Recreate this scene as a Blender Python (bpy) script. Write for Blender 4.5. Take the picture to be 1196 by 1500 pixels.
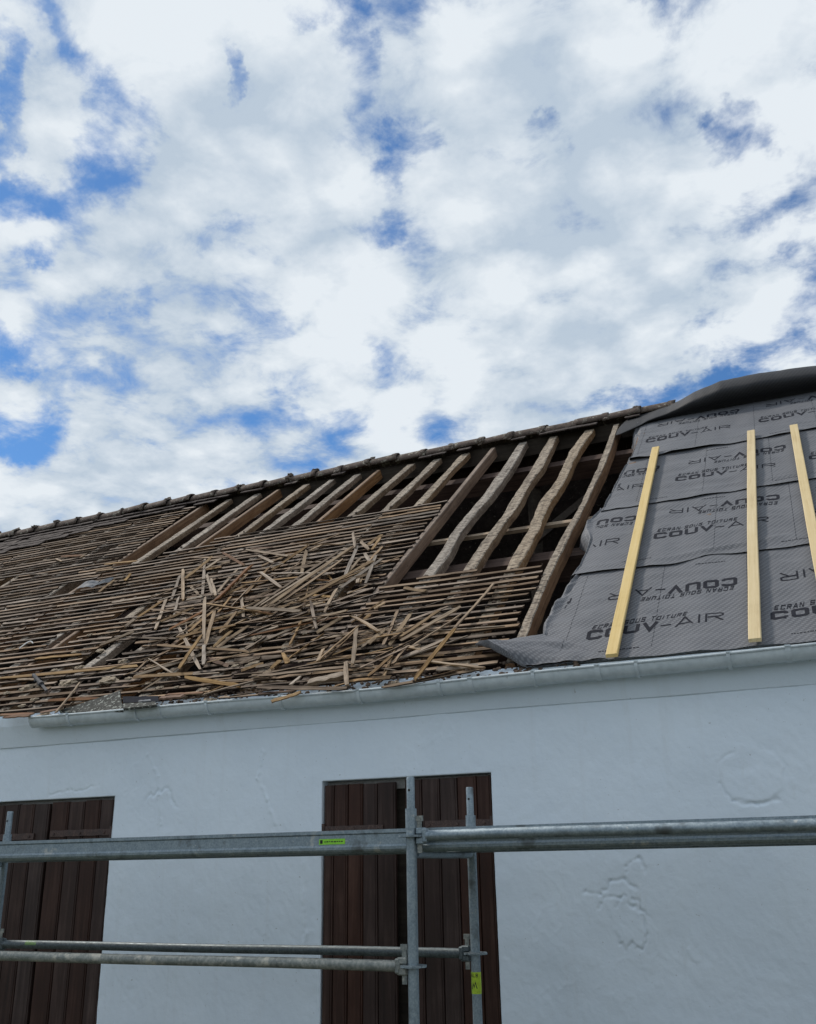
import bpy, bmesh, math, random
import numpy as np
from mathutils import Vector, Matrix, noise as mnoise

random.seed(7)
rng = np.random.default_rng(7)
scene = bpy.context.scene
for o in list(bpy.data.objects):
    bpy.data.objects.remove(o)
COL = scene.collection
R_ = math.radians

# ------------------------------------------------------------------ camera
F_PX, W_PX, H_PX = 1420.0, 1196.0, 1500.0
CAM = np.array([0.0, 0.0, 1.6])
YAW, PITCH, ROLL = R_(23.3), R_(20.1), R_(-0.93)


def cam_axes():
    fh = np.array([-math.sin(YAW), math.cos(YAW), 0]); r = np.array([math.cos(YAW), math.sin(YAW), 0]); u = np.array([0, 0, 1.0])
    fw = fh * math.cos(PITCH) + u * math.sin(PITCH)
    up = -fh * math.sin(PITCH) + u * math.cos(PITCH)
    return r * math.cos(ROLL) + up * math.sin(ROLL), -r * math.sin(ROLL) + up * math.cos(ROLL), fw


CR, CU, CF = cam_axes()
cam_data = bpy.data.cameras.new('camera')
cam_data.sensor_fit = 'VERTICAL'; cam_data.sensor_height = 24.0; cam_data.lens = F_PX * 24.0 / H_PX
cam_data.clip_start = 0.05; cam_data.clip_end = 2000
cam = bpy.data.objects.new('camera', cam_data); COL.objects.link(cam)
m = Matrix.Identity(4)
for i in range(3):
    m[i][0], m[i][1], m[i][2], m[i][3] = CR[i], CU[i], -CF[i], CAM[i]
cam.matrix_world = m
scene.camera = cam

# ------------------------------------------------------------------ exposure, sun, sky
vs = scene.view_settings
vs.view_transform = 'Standard'; vs.look = 'None'; vs.gamma = 1.0; vs.use_curve_mapping = False
vs.exposure = 0.22
SUN_EL, SUN_AZ = R_(52), R_(-78)            # azimuth from +Y towards +X
sun_data = bpy.data.lights.new('sun', 'SUN')
sun_data.energy = 2.3; sun_data.angle = R_(8); sun_data.color = (1.0, 0.94, 0.86)
sun = bpy.data.objects.new('sun', sun_data); COL.objects.link(sun)
sd = Vector((math.sin(SUN_AZ) * math.cos(SUN_EL), math.cos(SUN_AZ) * math.cos(SUN_EL), math.sin(SUN_EL)))
sun.rotation_euler = sd.to_track_quat('Z', 'Y').to_euler()
sun.location = (-20, 10, 30)


def pix_dir(px, py):
    d = CR * (px - 598) + CU * (750 - py) + CF * F_PX
    return d / np.linalg.norm(d)


SKY_STRENGTH = 0.1
CLOUD_SCALE, CLOUD_SEED = 2.3, 3.7
world = bpy.data.worlds.new('World'); scene.world = world; world.use_nodes = True
wt = world.node_tree; wn, wl = wt.nodes, wt.links
wn.clear()


def N(tree, typ, **kw):
    n = tree.nodes.new(typ)
    for k, v in kw.items():
        if k.startswith('i_'):
            n.inputs[k[2:].replace('_', ' ')].default_value = v
        else:
            setattr(n, k, v)
    return n


def mathn(tree, op, a, b=None, c=None, clamp=False):
    n = tree.nodes.new('ShaderNodeMath'); n.operation = op; n.use_clamp = clamp
    for i, x in enumerate((a, b, c)):
        if x is None: continue
        if isinstance(x, (int, float)): n.inputs[i].default_value = x
        else: tree.links.new(x, n.inputs[i])
    return n.outputs[0]


def smooth(tree, x, lo, hi, a=0.0, b=1.0):
    n = tree.nodes.new('ShaderNodeMapRange'); n.interpolation_type = 'SMOOTHSTEP'
    tree.links.new(x, n.inputs[0])
    for i, v in enumerate((lo, hi, a, b)): n.inputs[i + 1].default_value = v
    return n.outputs[0]


def build_sky():
    t = wt
    tc = N(t, 'ShaderNodeTexCoord'); d = tc.outputs['Generated']
    sky = N(t, 'ShaderNodeTexSky', sky_type='NISHITA'); sky.sun_disc = False
    sky.sun_elevation = SUN_EL; sky.sun_rotation = SUN_AZ
    sky.altitude = 200; sky.air_density = 1.0; sky.dust_density = 0.3; sky.ozone_density = 3.0
    sep = N(t, 'ShaderNodeSeparateXYZ'); wl.new(d, sep.inputs[0])
    dz = mathn(t, 'ADD', mathn(t, 'MAXIMUM', sep.outputs[2], 0.0), 0.16)
    comb = N(t, 'ShaderNodeCombineXYZ')
    wl.new(mathn(t, 'DIVIDE', sep.outputs[0], dz), comb.inputs[0])
    wl.new(mathn(t, 'DIVIDE', sep.outputs[1], dz), comb.inputs[1])
    comb.inputs[2].default_value = CLOUD_SEED
    p = comb.outputs[0]
    big = N(t, 'ShaderNodeTexNoise'); wl.new(p, big.inputs['Vector'])
    big.inputs['Scale'].default_value = CLOUD_SCALE; big.inputs['Detail'].default_value = 9; big.inputs['Roughness'].default_value = 0.56
    big.inputs['Distortion'].default_value = 0.25
    puff = N(t, 'ShaderNodeTexNoise'); wl.new(p, puff.inputs['Vector'])
    puff.inputs['Scale'].default_value = 9.5; puff.inputs['Detail'].default_value = 10; puff.inputs['Roughness'].default_value = 0.66; puff.inputs['Distortion'].default_value = 0.3
    dens = mathn(t, 'ADD', mathn(t, 'MULTIPLY', big.outputs[0], 0.38), mathn(t, 'MULTIPLY', puff.outputs[0], 0.62))
    # altocumulus cells
    pw = N(t, 'ShaderNodeTexNoise'); wl.new(p, pw.inputs['Vector']); pw.inputs['Scale'].default_value = 6.0; pw.inputs['Detail'].default_value = 5; pw.inputs['Roughness'].default_value = 0.6
    po = N(t, 'ShaderNodeVectorMath', operation='SUBTRACT'); wl.new(pw.outputs['Color'], po.inputs[0]); po.inputs[1].default_value = (0.5, 0.5, 0.5)
    ps = N(t, 'ShaderNodeVectorMath', operation='SCALE'); wl.new(po.outputs[0], ps.inputs[0]); ps.inputs[3].default_value = 0.22
    pp = N(t, 'ShaderNodeVectorMath', operation='ADD'); wl.new(p, pp.inputs[0]); wl.new(ps.outputs[0], pp.inputs[1])
    vor = N(t, 'ShaderNodeTexVoronoi', voronoi_dimensions='2D', feature='SMOOTH_F1'); wl.new(pp.outputs[0], vor.inputs['Vector'])
    vor.inputs['Scale'].default_value = 9.5; vor.inputs['Smoothness'].default_value = 0.45
    cell = mathn(t, 'SUBTRACT', 0.46, vor.outputs['Distance'])
    dens = mathn(t, 'ADD', dens, mathn(t, 'ADD', mathn(t, 'MULTIPLY', cell, 0.36), 0.036))
    # clear patches and thick banks, as directions on the sky
    warp = N(t, 'ShaderNodeTexNoise'); wl.new(d, warp.inputs['Vector'])
    warp.inputs['Scale'].default_value = 7.0; warp.inputs['Detail'].default_value = 6; warp.inputs['Roughness'].default_value = 0.65
    wv = N(t, 'ShaderNodeVectorMath', operation='SUBTRACT'); wl.new(warp.outputs['Color'], wv.inputs[0]); wv.inputs[1].default_value = (0.5, 0.5, 0.5)
    ws = N(t, 'ShaderNodeVectorMath', operation='SCALE'); wl.new(wv.outputs[0], ws.inputs[0]); ws.inputs[3].default_value = 0.16
    wd = N(t, 'ShaderNodeVectorMath', operation='ADD'); wl.new(d, wd.inputs[0]); wl.new(ws.outputs[0], wd.inputs[1])
    # (px, py, rx, ry, weight): measured positions of the gaps, turned into directions here
    spots = [(158, 205, 62, 78, -.34), (105, 300, 50, 40, -.22), (40, 270, 60, 40, -.22), (15, 250, 35, 50, -.2), (55, 345, 35, 50, -.22), (0, 140, 18, 70, -.26), (62, 45, 16, 60, -.2),
             (95, 118, 26, 24, -.12), (35, 385, 40, 24, -.1), (60, 395, 34, 20, -.16), (170, 440, 22, 22, -.2), (60, 490, 60, 40, -.13), (150, 545, 60, 30, -.1),
             (20, 520, 40, 20, -.2), (15, 620, 60, 40, -.24), (60, 645, 60, 26, -.16), (330, 490, 60, 44, -.17), (410, 490, 24, 40, -.1), (360, 545, 50, 30, -.1), (430, 620, 60, 30, -.14),
             (300, 700, 70, 24, -.16), (425, 665, 60, 24, -.17), (500, 615, 60, 30, -.1), (338, 98, 15, 38, -.24), (480, 25, 60, 34, -.26), (540, 112, 44, 44, -.25), (560, 195, 34, 40, -.17),
             (602, 238, 42, 36, -.26), (640, 20, 60, 30, -.15), (775, 215, 60, 24, -.27), (735, 150, 40, 16, -.12), (810, 290, 24, 40, -.14), (905, 8, 34, 18, -.2), (970, 60, 24, 60, -.1),
             (1010, 120, 20, 30, -.12), (1080, 185, 42, 52, -.3), (1075, 265, 40, 26, -.16), (1140, 310, 60, 40, -.19), (965, 360, 32, 32, -.13), (690, 470, 30, 40, -.09), (575, 325, 24, 20, -.16),
             (320, 325, 30, 16, -.14), (370, 300, 30, 20, -.1), (560, 500, 18, 30, -.1), (1010, 565, 110, 26, -.3), (1130, 525, 90, 34, -.2), (930, 575, 90, 22, -.2), (1190, 440, 40, 60, -.18), (1110, 470, 60, 26, -.1),
             (850, 600, 90, 20, -.1), (1000, 490, 90, 30, -.07), (640, 545, 40, 26, -.08),
             (690, 60, 110, 70, .1), (850, 130, 120, 120, .12), (320, 180, 130, 110, .12), (430, 260, 120, 110, .1), (950, 290, 110, 130, .1), (1040, 60, 120, 60, .08), (1150, 60, 80, 90, .08),
             (740, 360, 150, 90, .1), (660, 430, 140, 90, .07), (200, 40, 110, 90, .09), (60, 170, 60, 60, .08), (130, 360, 70, 60, .07), (900, 420, 130, 80, .08), (520, 420, 120, 60, .04), (760, 540, 140, 50, .05),
             (180, 650, 150, 30, .06), (120, 720, 150, 30, .07)]
    for (px, py, rx, ry, w) in spots:
        c = pix_dir(px, py); ex = pix_dir(px + 10, py) - pix_dir(px - 10, py); ey = pix_dir(px, py - 10) - pix_dir(px, py + 10)
        s = 20.0 / F_PX
        ex = ex / np.linalg.norm(ex); ey = ey / np.linalg.norm(ey)
        ax = ex / (rx / F_PX); ay = ey / (ry / F_PX)
        sub = N(t, 'ShaderNodeVectorMath', operation='SUBTRACT'); wl.new(wd.outputs[0], sub.inputs[0]); sub.inputs[1].default_value = c
        dx = N(t, 'ShaderNodeVectorMath', operation='DOT_PRODUCT'); wl.new(sub.outputs[0], dx.inputs[0]); dx.inputs[1].default_value = ax
        dy = N(t, 'ShaderNodeVectorMath', operation='DOT_PRODUCT'); wl.new(sub.outputs[0], dy.inputs[0]); dy.inputs[1].default_value = ay
        # third axis: along the direction itself, so the patch exists on one side of the sky only
        dd = N(t, 'ShaderNodeVectorMath', operation='DOT_PRODUCT'); wl.new(sub.outputs[0], dd.inputs[0]); dd.inputs[1].default_value = c * 4.0
        q = mathn(t, 'ADD', mathn(t, 'ADD', mathn(t, 'MULTIPLY', dx.outputs['Value'], dx.outputs['Value']), mathn(t, 'MULTIPLY', dy.outputs['Value'], dy.outputs['Value'])),
                  mathn(t, 'MULTIPLY', dd.outputs['Value'], dd.outputs['Value']))
        g = smooth(t, q, 0.0, 1.7, w * ((0.62 if w <= -.24 else 0.46) if w < 0 else 0.6), 0.0)
        dens = mathn(t, 'ADD', dens, g)
    alpha = smooth(t, dens, 0.265, 0.565)
    # brightness of the cloud: thick parts greyer, thin lit parts whiter
    sh = N(t, 'ShaderNodeTexNoise'); wl.new(p, sh.inputs['Vector'])
    sh.inputs['Scale'].default_value = 3.6; sh.inputs['Detail'].default_value = 5; sh.inputs['Roughness'].default_value = 0.5
    br = mathn(t, 'ADD', smooth(t, sh.outputs[0], 0.36, 0.66), mathn(t, 'ADD', mathn(t, 'MULTIPLY', mathn(t, 'SUBTRACT', puff.outputs[0], 0.5), 1.6), mathn(t, 'MULTIPLY', cell, 1.3)), clamp=True)
    cc = N(t, 'ShaderNodeMix', data_type='RGBA'); wl.new(br, cc.inputs['Factor'])
    cc.inputs['A'].default_value = (4.3, 5.1, 6.0, 1); cc.inputs['B'].default_value = (6.8, 7.3, 7.75, 1)
    tint = N(t, 'ShaderNodeMix', data_type='RGBA', blend_type='MULTIPLY'); tint.inputs['Factor'].default_value = 1
    wl.new(sky.outputs[0], tint.inputs['A']); tint.inputs['B'].default_value = (0.52, 0.80, 1.02, 1)
    mix = N(t, 'ShaderNodeMix', data_type='RGBA'); wl.new(alpha, mix.inputs['Factor'])
    wl.new(tint.outputs['Result'], mix.inputs['A']); wl.new(cc.outputs['Result'], mix.inputs['B'])
    bg = N(t, 'ShaderNodeBackground'); bg.inputs[1].default_value = SKY_STRENGTH
    wl.new(mix.outputs['Result'], bg.inputs[0])
    out = N(t, 'ShaderNodeOutputWorld'); wl.new(bg.outputs[0], out.inputs[0])


build_sky()
world.cycles.sampling_method = 'MANUAL'; world.cycles.sample_map_resolution = 512

# ------------------------------------------------------------------ measures of the house
WALL_Y = 6.0
EAVE_Y, EAVE_Z, SLOPE = 5.95, 2.80, R_(39)
U = Vector((1, 0, 0)); V = Vector((0, math.cos(SLOPE), math.sin(SLOPE))); Nn = Vector((0, -math.sin(SLOPE), math.cos(SLOPE)))


def roof(u, v, n=0.0):
    return Vector((u, EAVE_Y, EAVE_Z)) + V * v + Nn * n


def roof_uv(px, py, n=0.0):
    """where the sight line of a measured photo point meets the roof plane (raised by n)"""
    d = Vector(pix_dir(px, py)); o = Vector(CAM)
    t = (Nn.dot(roof(0, 0, n)) - Nn.dot(o)) / Nn.dot(d)
    q = o + d * t - roof(0, 0, n)
    return q.x, q.dot(V)


def ridge_v(u):
    return 5.60 + 0.035 * (u + 11.1)


def frame(origin, ex, ez):
    ex = ex.normalized(); ey = ez.cross(ex).normalized(); ez = ex.cross(ey)
    mm = Matrix.Identity(4)
    for i in range(3):
        mm[i][0], mm[i][1], mm[i][2], mm[i][3] = ex[i], ey[i], ez[i], origin[i]
    return mm


ROOF_M = frame(roof(0, 0, 0), U, Nn)

# ------------------------------------------------------------------ object helpers


def mesh_obj(name, verts, faces, mats, parent=None, matrix=None, smooth_=False, fmat=None):
    me = bpy.data.meshes.new(name)
    me.from_pydata([tuple(v) for v in verts], [], faces); me.update()
    return link(name, me, mats, parent, matrix, smooth_, fmat)


def link(name, me, mats, parent=None, matrix=None, smooth_=False, fmat=None):
    for mt in (mats if isinstance(mats, (list, tuple)) else [mats]):
        if mt and mt.name not in [x.name for x in me.materials if x]: me.materials.append(mt)
    if fmat is not None: me.polygons.foreach_set('material_index', fmat)
    if smooth_: me.polygons.foreach_set('use_smooth', [True] * len(me.polygons))
    o = bpy.data.objects.new(name, me); COL.objects.link(o)
    if parent: o.parent = parent; o.matrix_parent_inverse = Matrix.Identity(4)
    if matrix is not None:
        o.matrix_basis = parent_inv(parent) @ matrix
    elif parent:
        o.matrix_basis = parent_inv(parent)
    return o


WORLD_OF = {}


def world_of(o):
    w = o.matrix_basis.copy(); p = o.parent
    while p:
        w = p.matrix_basis @ w; p = p.parent
    return w


def parent_inv(p):
    return world_of(p).inverted() if p else Matrix.Identity(4)


def empty(name, loc):
    o = bpy.data.objects.new(name, None); o.empty_display_size = 0.2; COL.objects.link(o)
    o.matrix_basis = Matrix.Translation(loc); return o


def tag(o, label=None, cat=None, group=None, kind=None):
    if label: o['label'] = label
    if cat: o['category'] = cat
    if group: o['group'] = group
    if kind: o['kind'] = kind
    return o


class MB:
    def __init__(s): s.v = []; s.f = []; s.m = []

    def add(s, verts, faces, mi=0):
        b = len(s.v); s.v += [tuple(x) for x in verts]; s.f += [tuple(b + i for i in f) for f in faces]; s.m += [mi] * len(faces)

    def box(s, x0, x1, y0, y1, z0, z1, mi=0, ch=0.0):
        if ch <= 0:
            s.add([(x, y, z) for x in (x0, x1) for y in (y0, y1) for z in (z0, z1)],
                  [(0, 1, 3, 2), (4, 6, 7, 5), (0, 4, 5, 1), (2, 3, 7, 6), (0, 2, 6, 4), (1, 5, 7, 3)], mi)
        else:
            bm = bmesh.new(); bmesh.ops.create_cube(bm, size=1)
            for q in bm.verts:
                q.co = ((x0 + x1) / 2 + q.co.x * (x1 - x0), (y0 + y1) / 2 + q.co.y * (y1 - y0), (z0 + z1) / 2 + q.co.z * (z1 - z0))
            bmesh.ops.bevel(bm, geom=bm.edges[:], offset=ch, segments=1, affect='EDGES')
            bm.verts.index_update()
            s.add([q.co for q in bm.verts], [[q.index for q in f.verts] for f in bm.faces], mi); bm.free()

    def tube(s, pts, rad, seg=12, caps=True, mi=0):
        pts = [Vector(p) for p in pts]; rad = rad if isinstance(rad, (list, tuple)) else [rad] * len(pts)
        vs_, fs = [], []
        for i, p in enumerate(pts):
            a = pts[max(i - 1, 0)]; b = pts[min(i + 1, len(pts) - 1)]
            dd = (b - a).normalized(); h = Vector((0, 0, 1)) if abs(dd.z) < 0.9 else Vector((1, 0, 0))
            e1 = dd.cross(h).normalized(); e2 = e1.cross(dd)
            for k in range(seg):
                an = 2 * math.pi * k / seg
                vs_.append(p + (e1 * math.cos(an) + e2 * math.sin(an)) * rad[i])
        for i in range(len(pts) - 1):
            for k in range(seg):
                fs.append((i * seg + k, i * seg + (k + 1) % seg, (i + 1) * seg + (k + 1) % seg, (i + 1) * seg + k))
        if caps:
            fs.append(tuple(range(seg))); fs.append(tuple(range((len(pts) - 1) * seg, len(pts) * seg))[::-1])
        s.add(vs_, fs, mi)

    def prism(s, poly, x0, x1, mi=0, axis='X'):
        k = len(poly); vs_ = []
        for x in (x0, x1):
            for (a, b) in poly:
                vs_.append((x, a, b) if axis == 'X' else (a, b, x))
        fs = [(i, (i + 1) % k, k + (i + 1) % k, k + i) for i in range(k)] + [tuple(range(k))[::-1], tuple(range(k, 2 * k))]
        s.add(vs_, fs, mi)

    def build(s, name, mats, parent=None, matrix=None, smooth_=False):
        o = mesh_obj(name, s.v, s.f, mats, parent, matrix, smooth_, s.m)
        bm = bmesh.new(); bm.from_mesh(o.data); bmesh.ops.recalc_face_normals(bm, faces=bm.faces); bm.to_mesh(o.data); bm.free()
        return o


def shade_auto(o, ang=35):
    o.data.polygons.foreach_set('use_smooth', [True] * len(o.data.polygons))
    bm = bmesh.new(); bm.from_mesh(o.data)
    for e in bm.edges:
        if len(e.link_faces) == 2 and e.calc_face_angle(0) > R_(ang): e.smooth = False
    bm.to_mesh(o.data); bm.free()
    return o


def vnoise(x, y, seed=0):
    x = np.asarray(x, float); y = np.asarray(y, float)
    xi = np.floor(x).astype(np.int64); yi = np.floor(y).astype(np.int64); fx = x - xi; fy = y - yi
    fx = fx * fx * (3 - 2 * fx); fy = fy * fy * (3 - 2 * fy)

    def h(a, b):
        n = (a * 374761393 + b * 668265263 + seed * 974634777) & 0x7fffffff
        n = ((n ^ (n >> 13)) * 1274126177) & 0x7fffffff
        return ((n ^ (n >> 16)) & 0xffff) / 65535.0 * 2 - 1
    return (h(xi, yi) * (1 - fx) + h(xi + 1, yi) * fx) * (1 - fy) + (h(xi, yi + 1) * (1 - fx) + h(xi + 1, yi + 1) * fx) * fy


def fbm(x, y, oct=4, seed=0, gain=0.5):
    s = 0; a = 1.0
    for k in range(oct):
        s = s + a * vnoise(x * 2 ** k, y * 2 ** k, seed + k * 17); a *= gain
    return s


def sstep(a, b, x):
    t = np.clip((x - a) / (b - a), 0, 1); return t * t * (3 - 2 * t)


# ------------------------------------------------------------------ materials
MATS = {}


def new_mat(name):
    mt = bpy.data.materials.new(name); mt.use_nodes = True; t = mt.node_tree; t.nodes.clear()
    out = t.nodes.new('ShaderNodeOutputMaterial'); b = t.nodes.new('ShaderNodeBsdfPrincipled')
    t.links.new(b.outputs[0], out.inputs[0]); MATS[name] = mt
    return mt, t, b


def tex_noise(t, vec, scale, detail=4, rough=0.55, dist=0.0):
    n = t.nodes.new('ShaderNodeTexNoise'); t.links.new(vec, n.inputs['Vector'])
    n.inputs['Scale'].default_value = scale; n.inputs['Detail'].default_value = detail
    n.inputs['Roughness'].default_value = rough; n.inputs['Distortion'].default_value = dist
    return n.outputs[0]


def ramp(t, fac, stops):
    r = t.nodes.new('ShaderNodeValToRGB'); t.links.new(fac, r.inputs[0])
    el = r.color_ramp.elements
    while len(el) < len(stops): el.new(0.5)
    for e, (p, c) in zip(el, stops): e.position = p; e.color = (*c, 1)
    return r.outputs[0]


def mixc(t, fac, a, b, mode='MIX'):
    n = t.nodes.new('ShaderNodeMix'); n.data_type = 'RGBA'; n.blend_type = mode
    for key, x in (('Factor', fac), ('A', a), ('B', b)):
        if isinstance(x, (int, float)): n.inputs[key].default_value = x
        elif isinstance(x, tuple): n.inputs[key].default_value = (*x, 1)
        else: t.links.new(x, n.inputs[key])
    return n.outputs['Result']


def bump(t, b, height, strength=0.4, dist=0.005):
    n = t.nodes.new('ShaderNodeBump'); n.inputs['Strength'].default_value = strength; n.inputs['Distance'].default_value = dist
    t.links.new(height, n.inputs['Height']); t.links.new(n.outputs[0], b.inputs['Normal'])
    return n


def coords(t, scale=(1, 1, 1), rand=True, kind='Object'):
    tc = t.nodes.new('ShaderNodeTexCoord'); v = tc.outputs[kind]
    oi = t.nodes.new('ShaderNodeObjectInfo')
    if rand:
        a = t.nodes.new('ShaderNodeVectorMath'); a.operation = 'ADD'; t.links.new(v, a.inputs[0])
        s = t.nodes.new('ShaderNodeVectorMath'); s.operation = 'SCALE'; s.inputs[0].default_value = (37, 51, 23); t.links.new(oi.outputs['Random'], s.inputs[3])
        t.links.new(s.outputs[0], a.inputs[1]); v = a.outputs[0]
    mp = t.nodes.new('ShaderNodeMapping'); t.links.new(v, mp.inputs[0]); mp.inputs['Scale'].default_value = scale
    return mp.outputs[0], oi.outputs['Random'], v


def geo_pos(t, scale=(1, 1, 1)):
    g = t.nodes.new('ShaderNodeNewGeometry')
    mp = t.nodes.new('ShaderNodeMapping'); t.links.new(g.outputs['Position'], mp.inputs[0]); mp.inputs['Scale'].default_value = scale
    return mp.outputs[0]


def wood(name, stops, along='X', grain=60, rough=0.85, var=0.35, ripple=0.0, speck=None, bstr=0.5):
    mt, t, b = new_mat(name)
    sc = {'X': (1.6, grain, grain), 'Y': (grain, 1.6, grain), 'Z': (grain, grain, 1.6)}[along]
    v, rnd, raw = coords(t, sc)
    g = tex_noise(t, v, 1.0, 6, 0.65, 0.4)
    big = tex_noise(t, raw, 3.0, 4, 0.6)
    f = mathn(t, 'ADD', mathn(t, 'MULTIPLY', g, 0.65), mathn(t, 'MULTIPLY', big, 0.35))
    c = ramp(t, f, stops)
    # each piece a little lighter, darker or redder
    val = mathn(t, 'ADD', mathn(t, 'MULTIPLY', rnd, 2 * var), 1 - var)
    hsv = t.nodes.new('ShaderNodeHueSaturation'); t.links.new(c, hsv.inputs['Color']); t.links.new(val, hsv.inputs['Value'])
    r2 = t.nodes.new('ShaderNodeTexWhiteNoise'); r2.noise_dimensions = '1D'; t.links.new(rnd, r2.inputs['W'])
    t.links.new(mathn(t, 'ADD', mathn(t, 'MULTIPLY', r2.outputs['Value'], 0.55), 0.72), hsv.inputs['Saturation'])
    c = hsv.outputs[0]
    h = g
    if ripple:
        vv, _, _ = coords(t, {'X': (40, 17, 17), 'Y': (17, 40, 17), 'Z': (17, 17, 40)}[along])
        rp = tex_noise(t, vv, 1.0, 4, 0.6, 1.2)
        c = mixc(t, smooth(t, rp, 0.36, 0.56, ripple, 0.0), c, (0.05, 0.036, 0.026))
        c = mixc(t, smooth(t, rp, 0.52, 0.72, 0.0, 0.5), c, (0.40, 0.33, 0.25))
        h = mathn(t, 'ADD', mathn(t, 'MULTIPLY', rp, 2.2), g)
    if speck:
        s = tex_noise(t, raw, 42, 3, 0.6)
        c = mixc(t, smooth(t, s, 0.62, 0.72), c, speck)
    t.links.new(c, b.inputs['Base Color']); b.inputs['Roughness'].default_value = rough
    b.inputs['Specular IOR Level'].default_value = 0.25
    bump(t, b, h, bstr, 0.004)
    return mt


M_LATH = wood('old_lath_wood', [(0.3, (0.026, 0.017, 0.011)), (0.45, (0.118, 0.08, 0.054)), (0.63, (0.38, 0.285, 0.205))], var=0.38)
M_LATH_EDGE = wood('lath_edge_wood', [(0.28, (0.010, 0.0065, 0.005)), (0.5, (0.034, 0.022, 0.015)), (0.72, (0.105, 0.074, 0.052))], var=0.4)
M_STICK = wood('split_lath_wood', [(0.28, (0.04, 0.023, 0.013)), (0.46, (0.155, 0.10, 0.057)), (0.66, (0.35, 0.245, 0.148))], var=0.4)
M_TAN = wood('fresh_split_wood', [(0.28, (0.07, 0.04, 0.02)), (0.46, (0.215, 0.14, 0.076)), (0.66, (0.40, 0.285, 0.168))], var=0.2)
M_RUST = wood('reddish_split_wood', [(0.28, (0.045, 0.02, 0.01)), (0.48, (0.145, 0.07, 0.036)), (0.7, (0.26, 0.15, 0.085))], var=0.25)
M_GREYW = wood('grey_weathered_wood', [(0.28, (0.06, 0.044, 0.031)), (0.46, (0.225, 0.172, 0.125)), (0.66, (0.42, 0.335, 0.25))], var=0.25)
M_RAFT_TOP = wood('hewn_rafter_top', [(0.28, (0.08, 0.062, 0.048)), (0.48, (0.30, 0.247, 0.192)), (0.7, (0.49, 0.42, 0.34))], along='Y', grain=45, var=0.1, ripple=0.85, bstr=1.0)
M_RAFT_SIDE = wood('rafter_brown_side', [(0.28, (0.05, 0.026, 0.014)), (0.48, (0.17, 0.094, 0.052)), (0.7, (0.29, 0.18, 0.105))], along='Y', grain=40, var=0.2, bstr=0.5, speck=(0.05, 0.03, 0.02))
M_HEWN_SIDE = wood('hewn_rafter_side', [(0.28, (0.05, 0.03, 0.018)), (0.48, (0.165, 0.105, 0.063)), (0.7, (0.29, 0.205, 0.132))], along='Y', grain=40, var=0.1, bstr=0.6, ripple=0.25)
M_SAWN_TOP = wood('sawn_rafter_top', [(0.28, (0.07, 0.046, 0.035)), (0.48, (0.185, 0.128, 0.092)), (0.7, (0.32, 0.24, 0.18))], along='Y', grain=50, var=0.15, ripple=0.2)
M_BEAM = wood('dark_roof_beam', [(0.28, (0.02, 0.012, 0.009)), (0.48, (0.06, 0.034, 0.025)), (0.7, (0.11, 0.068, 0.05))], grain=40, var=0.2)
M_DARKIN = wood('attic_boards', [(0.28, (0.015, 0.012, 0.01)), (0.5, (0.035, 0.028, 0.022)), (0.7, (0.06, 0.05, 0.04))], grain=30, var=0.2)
M_BATTEN = wood('new_yellow_pine', [(0.25, (0.45, 0.325, 0.155)), (0.45, (0.63, 0.485, 0.255)), (0.75, (0.73, 0.59, 0.35))], grain=45, var=0.08, bstr=0.2, rough=0.6)
M_SHUT = wood('brown_painted_shutter', [(0.28, (0.017, 0.0085, 0.0065)), (0.5, (0.039, 0.0195, 0.0145)), (0.70, (0.085, 0.05, 0.04))], along='Z', grain=30, var=0.18, rough=0.55, bstr=0.35)


def mineral(name, stops, scale, rough=0.9, bstr=0.5, bdist=0.006, spots=None, world_pos=False, rand=True):
    mt, t, b = new_mat(name)
    v, rnd, raw = coords(t, (1, 1, 1), rand)
    if world_pos: v = geo_pos(t)
    a = tex_noise(t, v, scale, 6, 0.6); f = tex_noise(t, v, scale * 7, 4, 0.6)
    c = ramp(t, mathn(t, 'ADD', mathn(t, 'MULTIPLY', a, 0.6), mathn(t, 'MULTIPLY', f, 0.4)), stops)
    if spots:
        for (sscale, lo, hi, colr) in spots:
            c = mixc(t, smooth(t, tex_noise(t, v, sscale, 4, 0.65), lo, hi), c, colr)
    t.links.new(c, b.inputs['Base Color']); b.inputs['Roughness'].default_value = rough
    b.inputs['Specular IOR Level'].default_value = 0.25
    bump(t, b, mathn(t, 'ADD', a, mathn(t, 'MULTIPLY', f, 0.6)), bstr, bdist)
    return mt


M_TILE = mineral('weathered_ridge_tile', [(0.3, (0.04, 0.03, 0.026)), (0.5, (0.105, 0.078, 0.065)), (0.7, (0.20, 0.165, 0.14))], 9, bstr=0.8,
                 spots=[(16, 0.55, 0.66, (0.30, 0.28, 0.23)), (34, 0.6, 0.68, (0.035, 0.033, 0.028)), (7, 0.58, 0.7, (0.06, 0.05, 0.045))])
M_FLAT_TILE = mineral('dark_flat_tile', [(0.3, (0.02, 0.016, 0.015)), (0.5, (0.055, 0.042, 0.038)), (0.7, (0.10, 0.08, 0.07))], 8, spots=[(22, 0.6, 0.7, (0.19, 0.17, 0.14))])
M_MORTAR = mineral('lime_mortar', [(0.3, (0.20, 0.155, 0.11)), (0.5, (0.38, 0.305, 0.22)), (0.7, (0.54, 0.455, 0.345))], 25, bstr=0.8)
M_RUBBLE = mineral('grey_mortar_crumbs', [(0.3, (0.04, 0.028, 0.021)), (0.5, (0.10, 0.07, 0.053)), (0.7, (0.19, 0.145, 0.11))], 25, bstr=0.8, world_pos=True)
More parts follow.
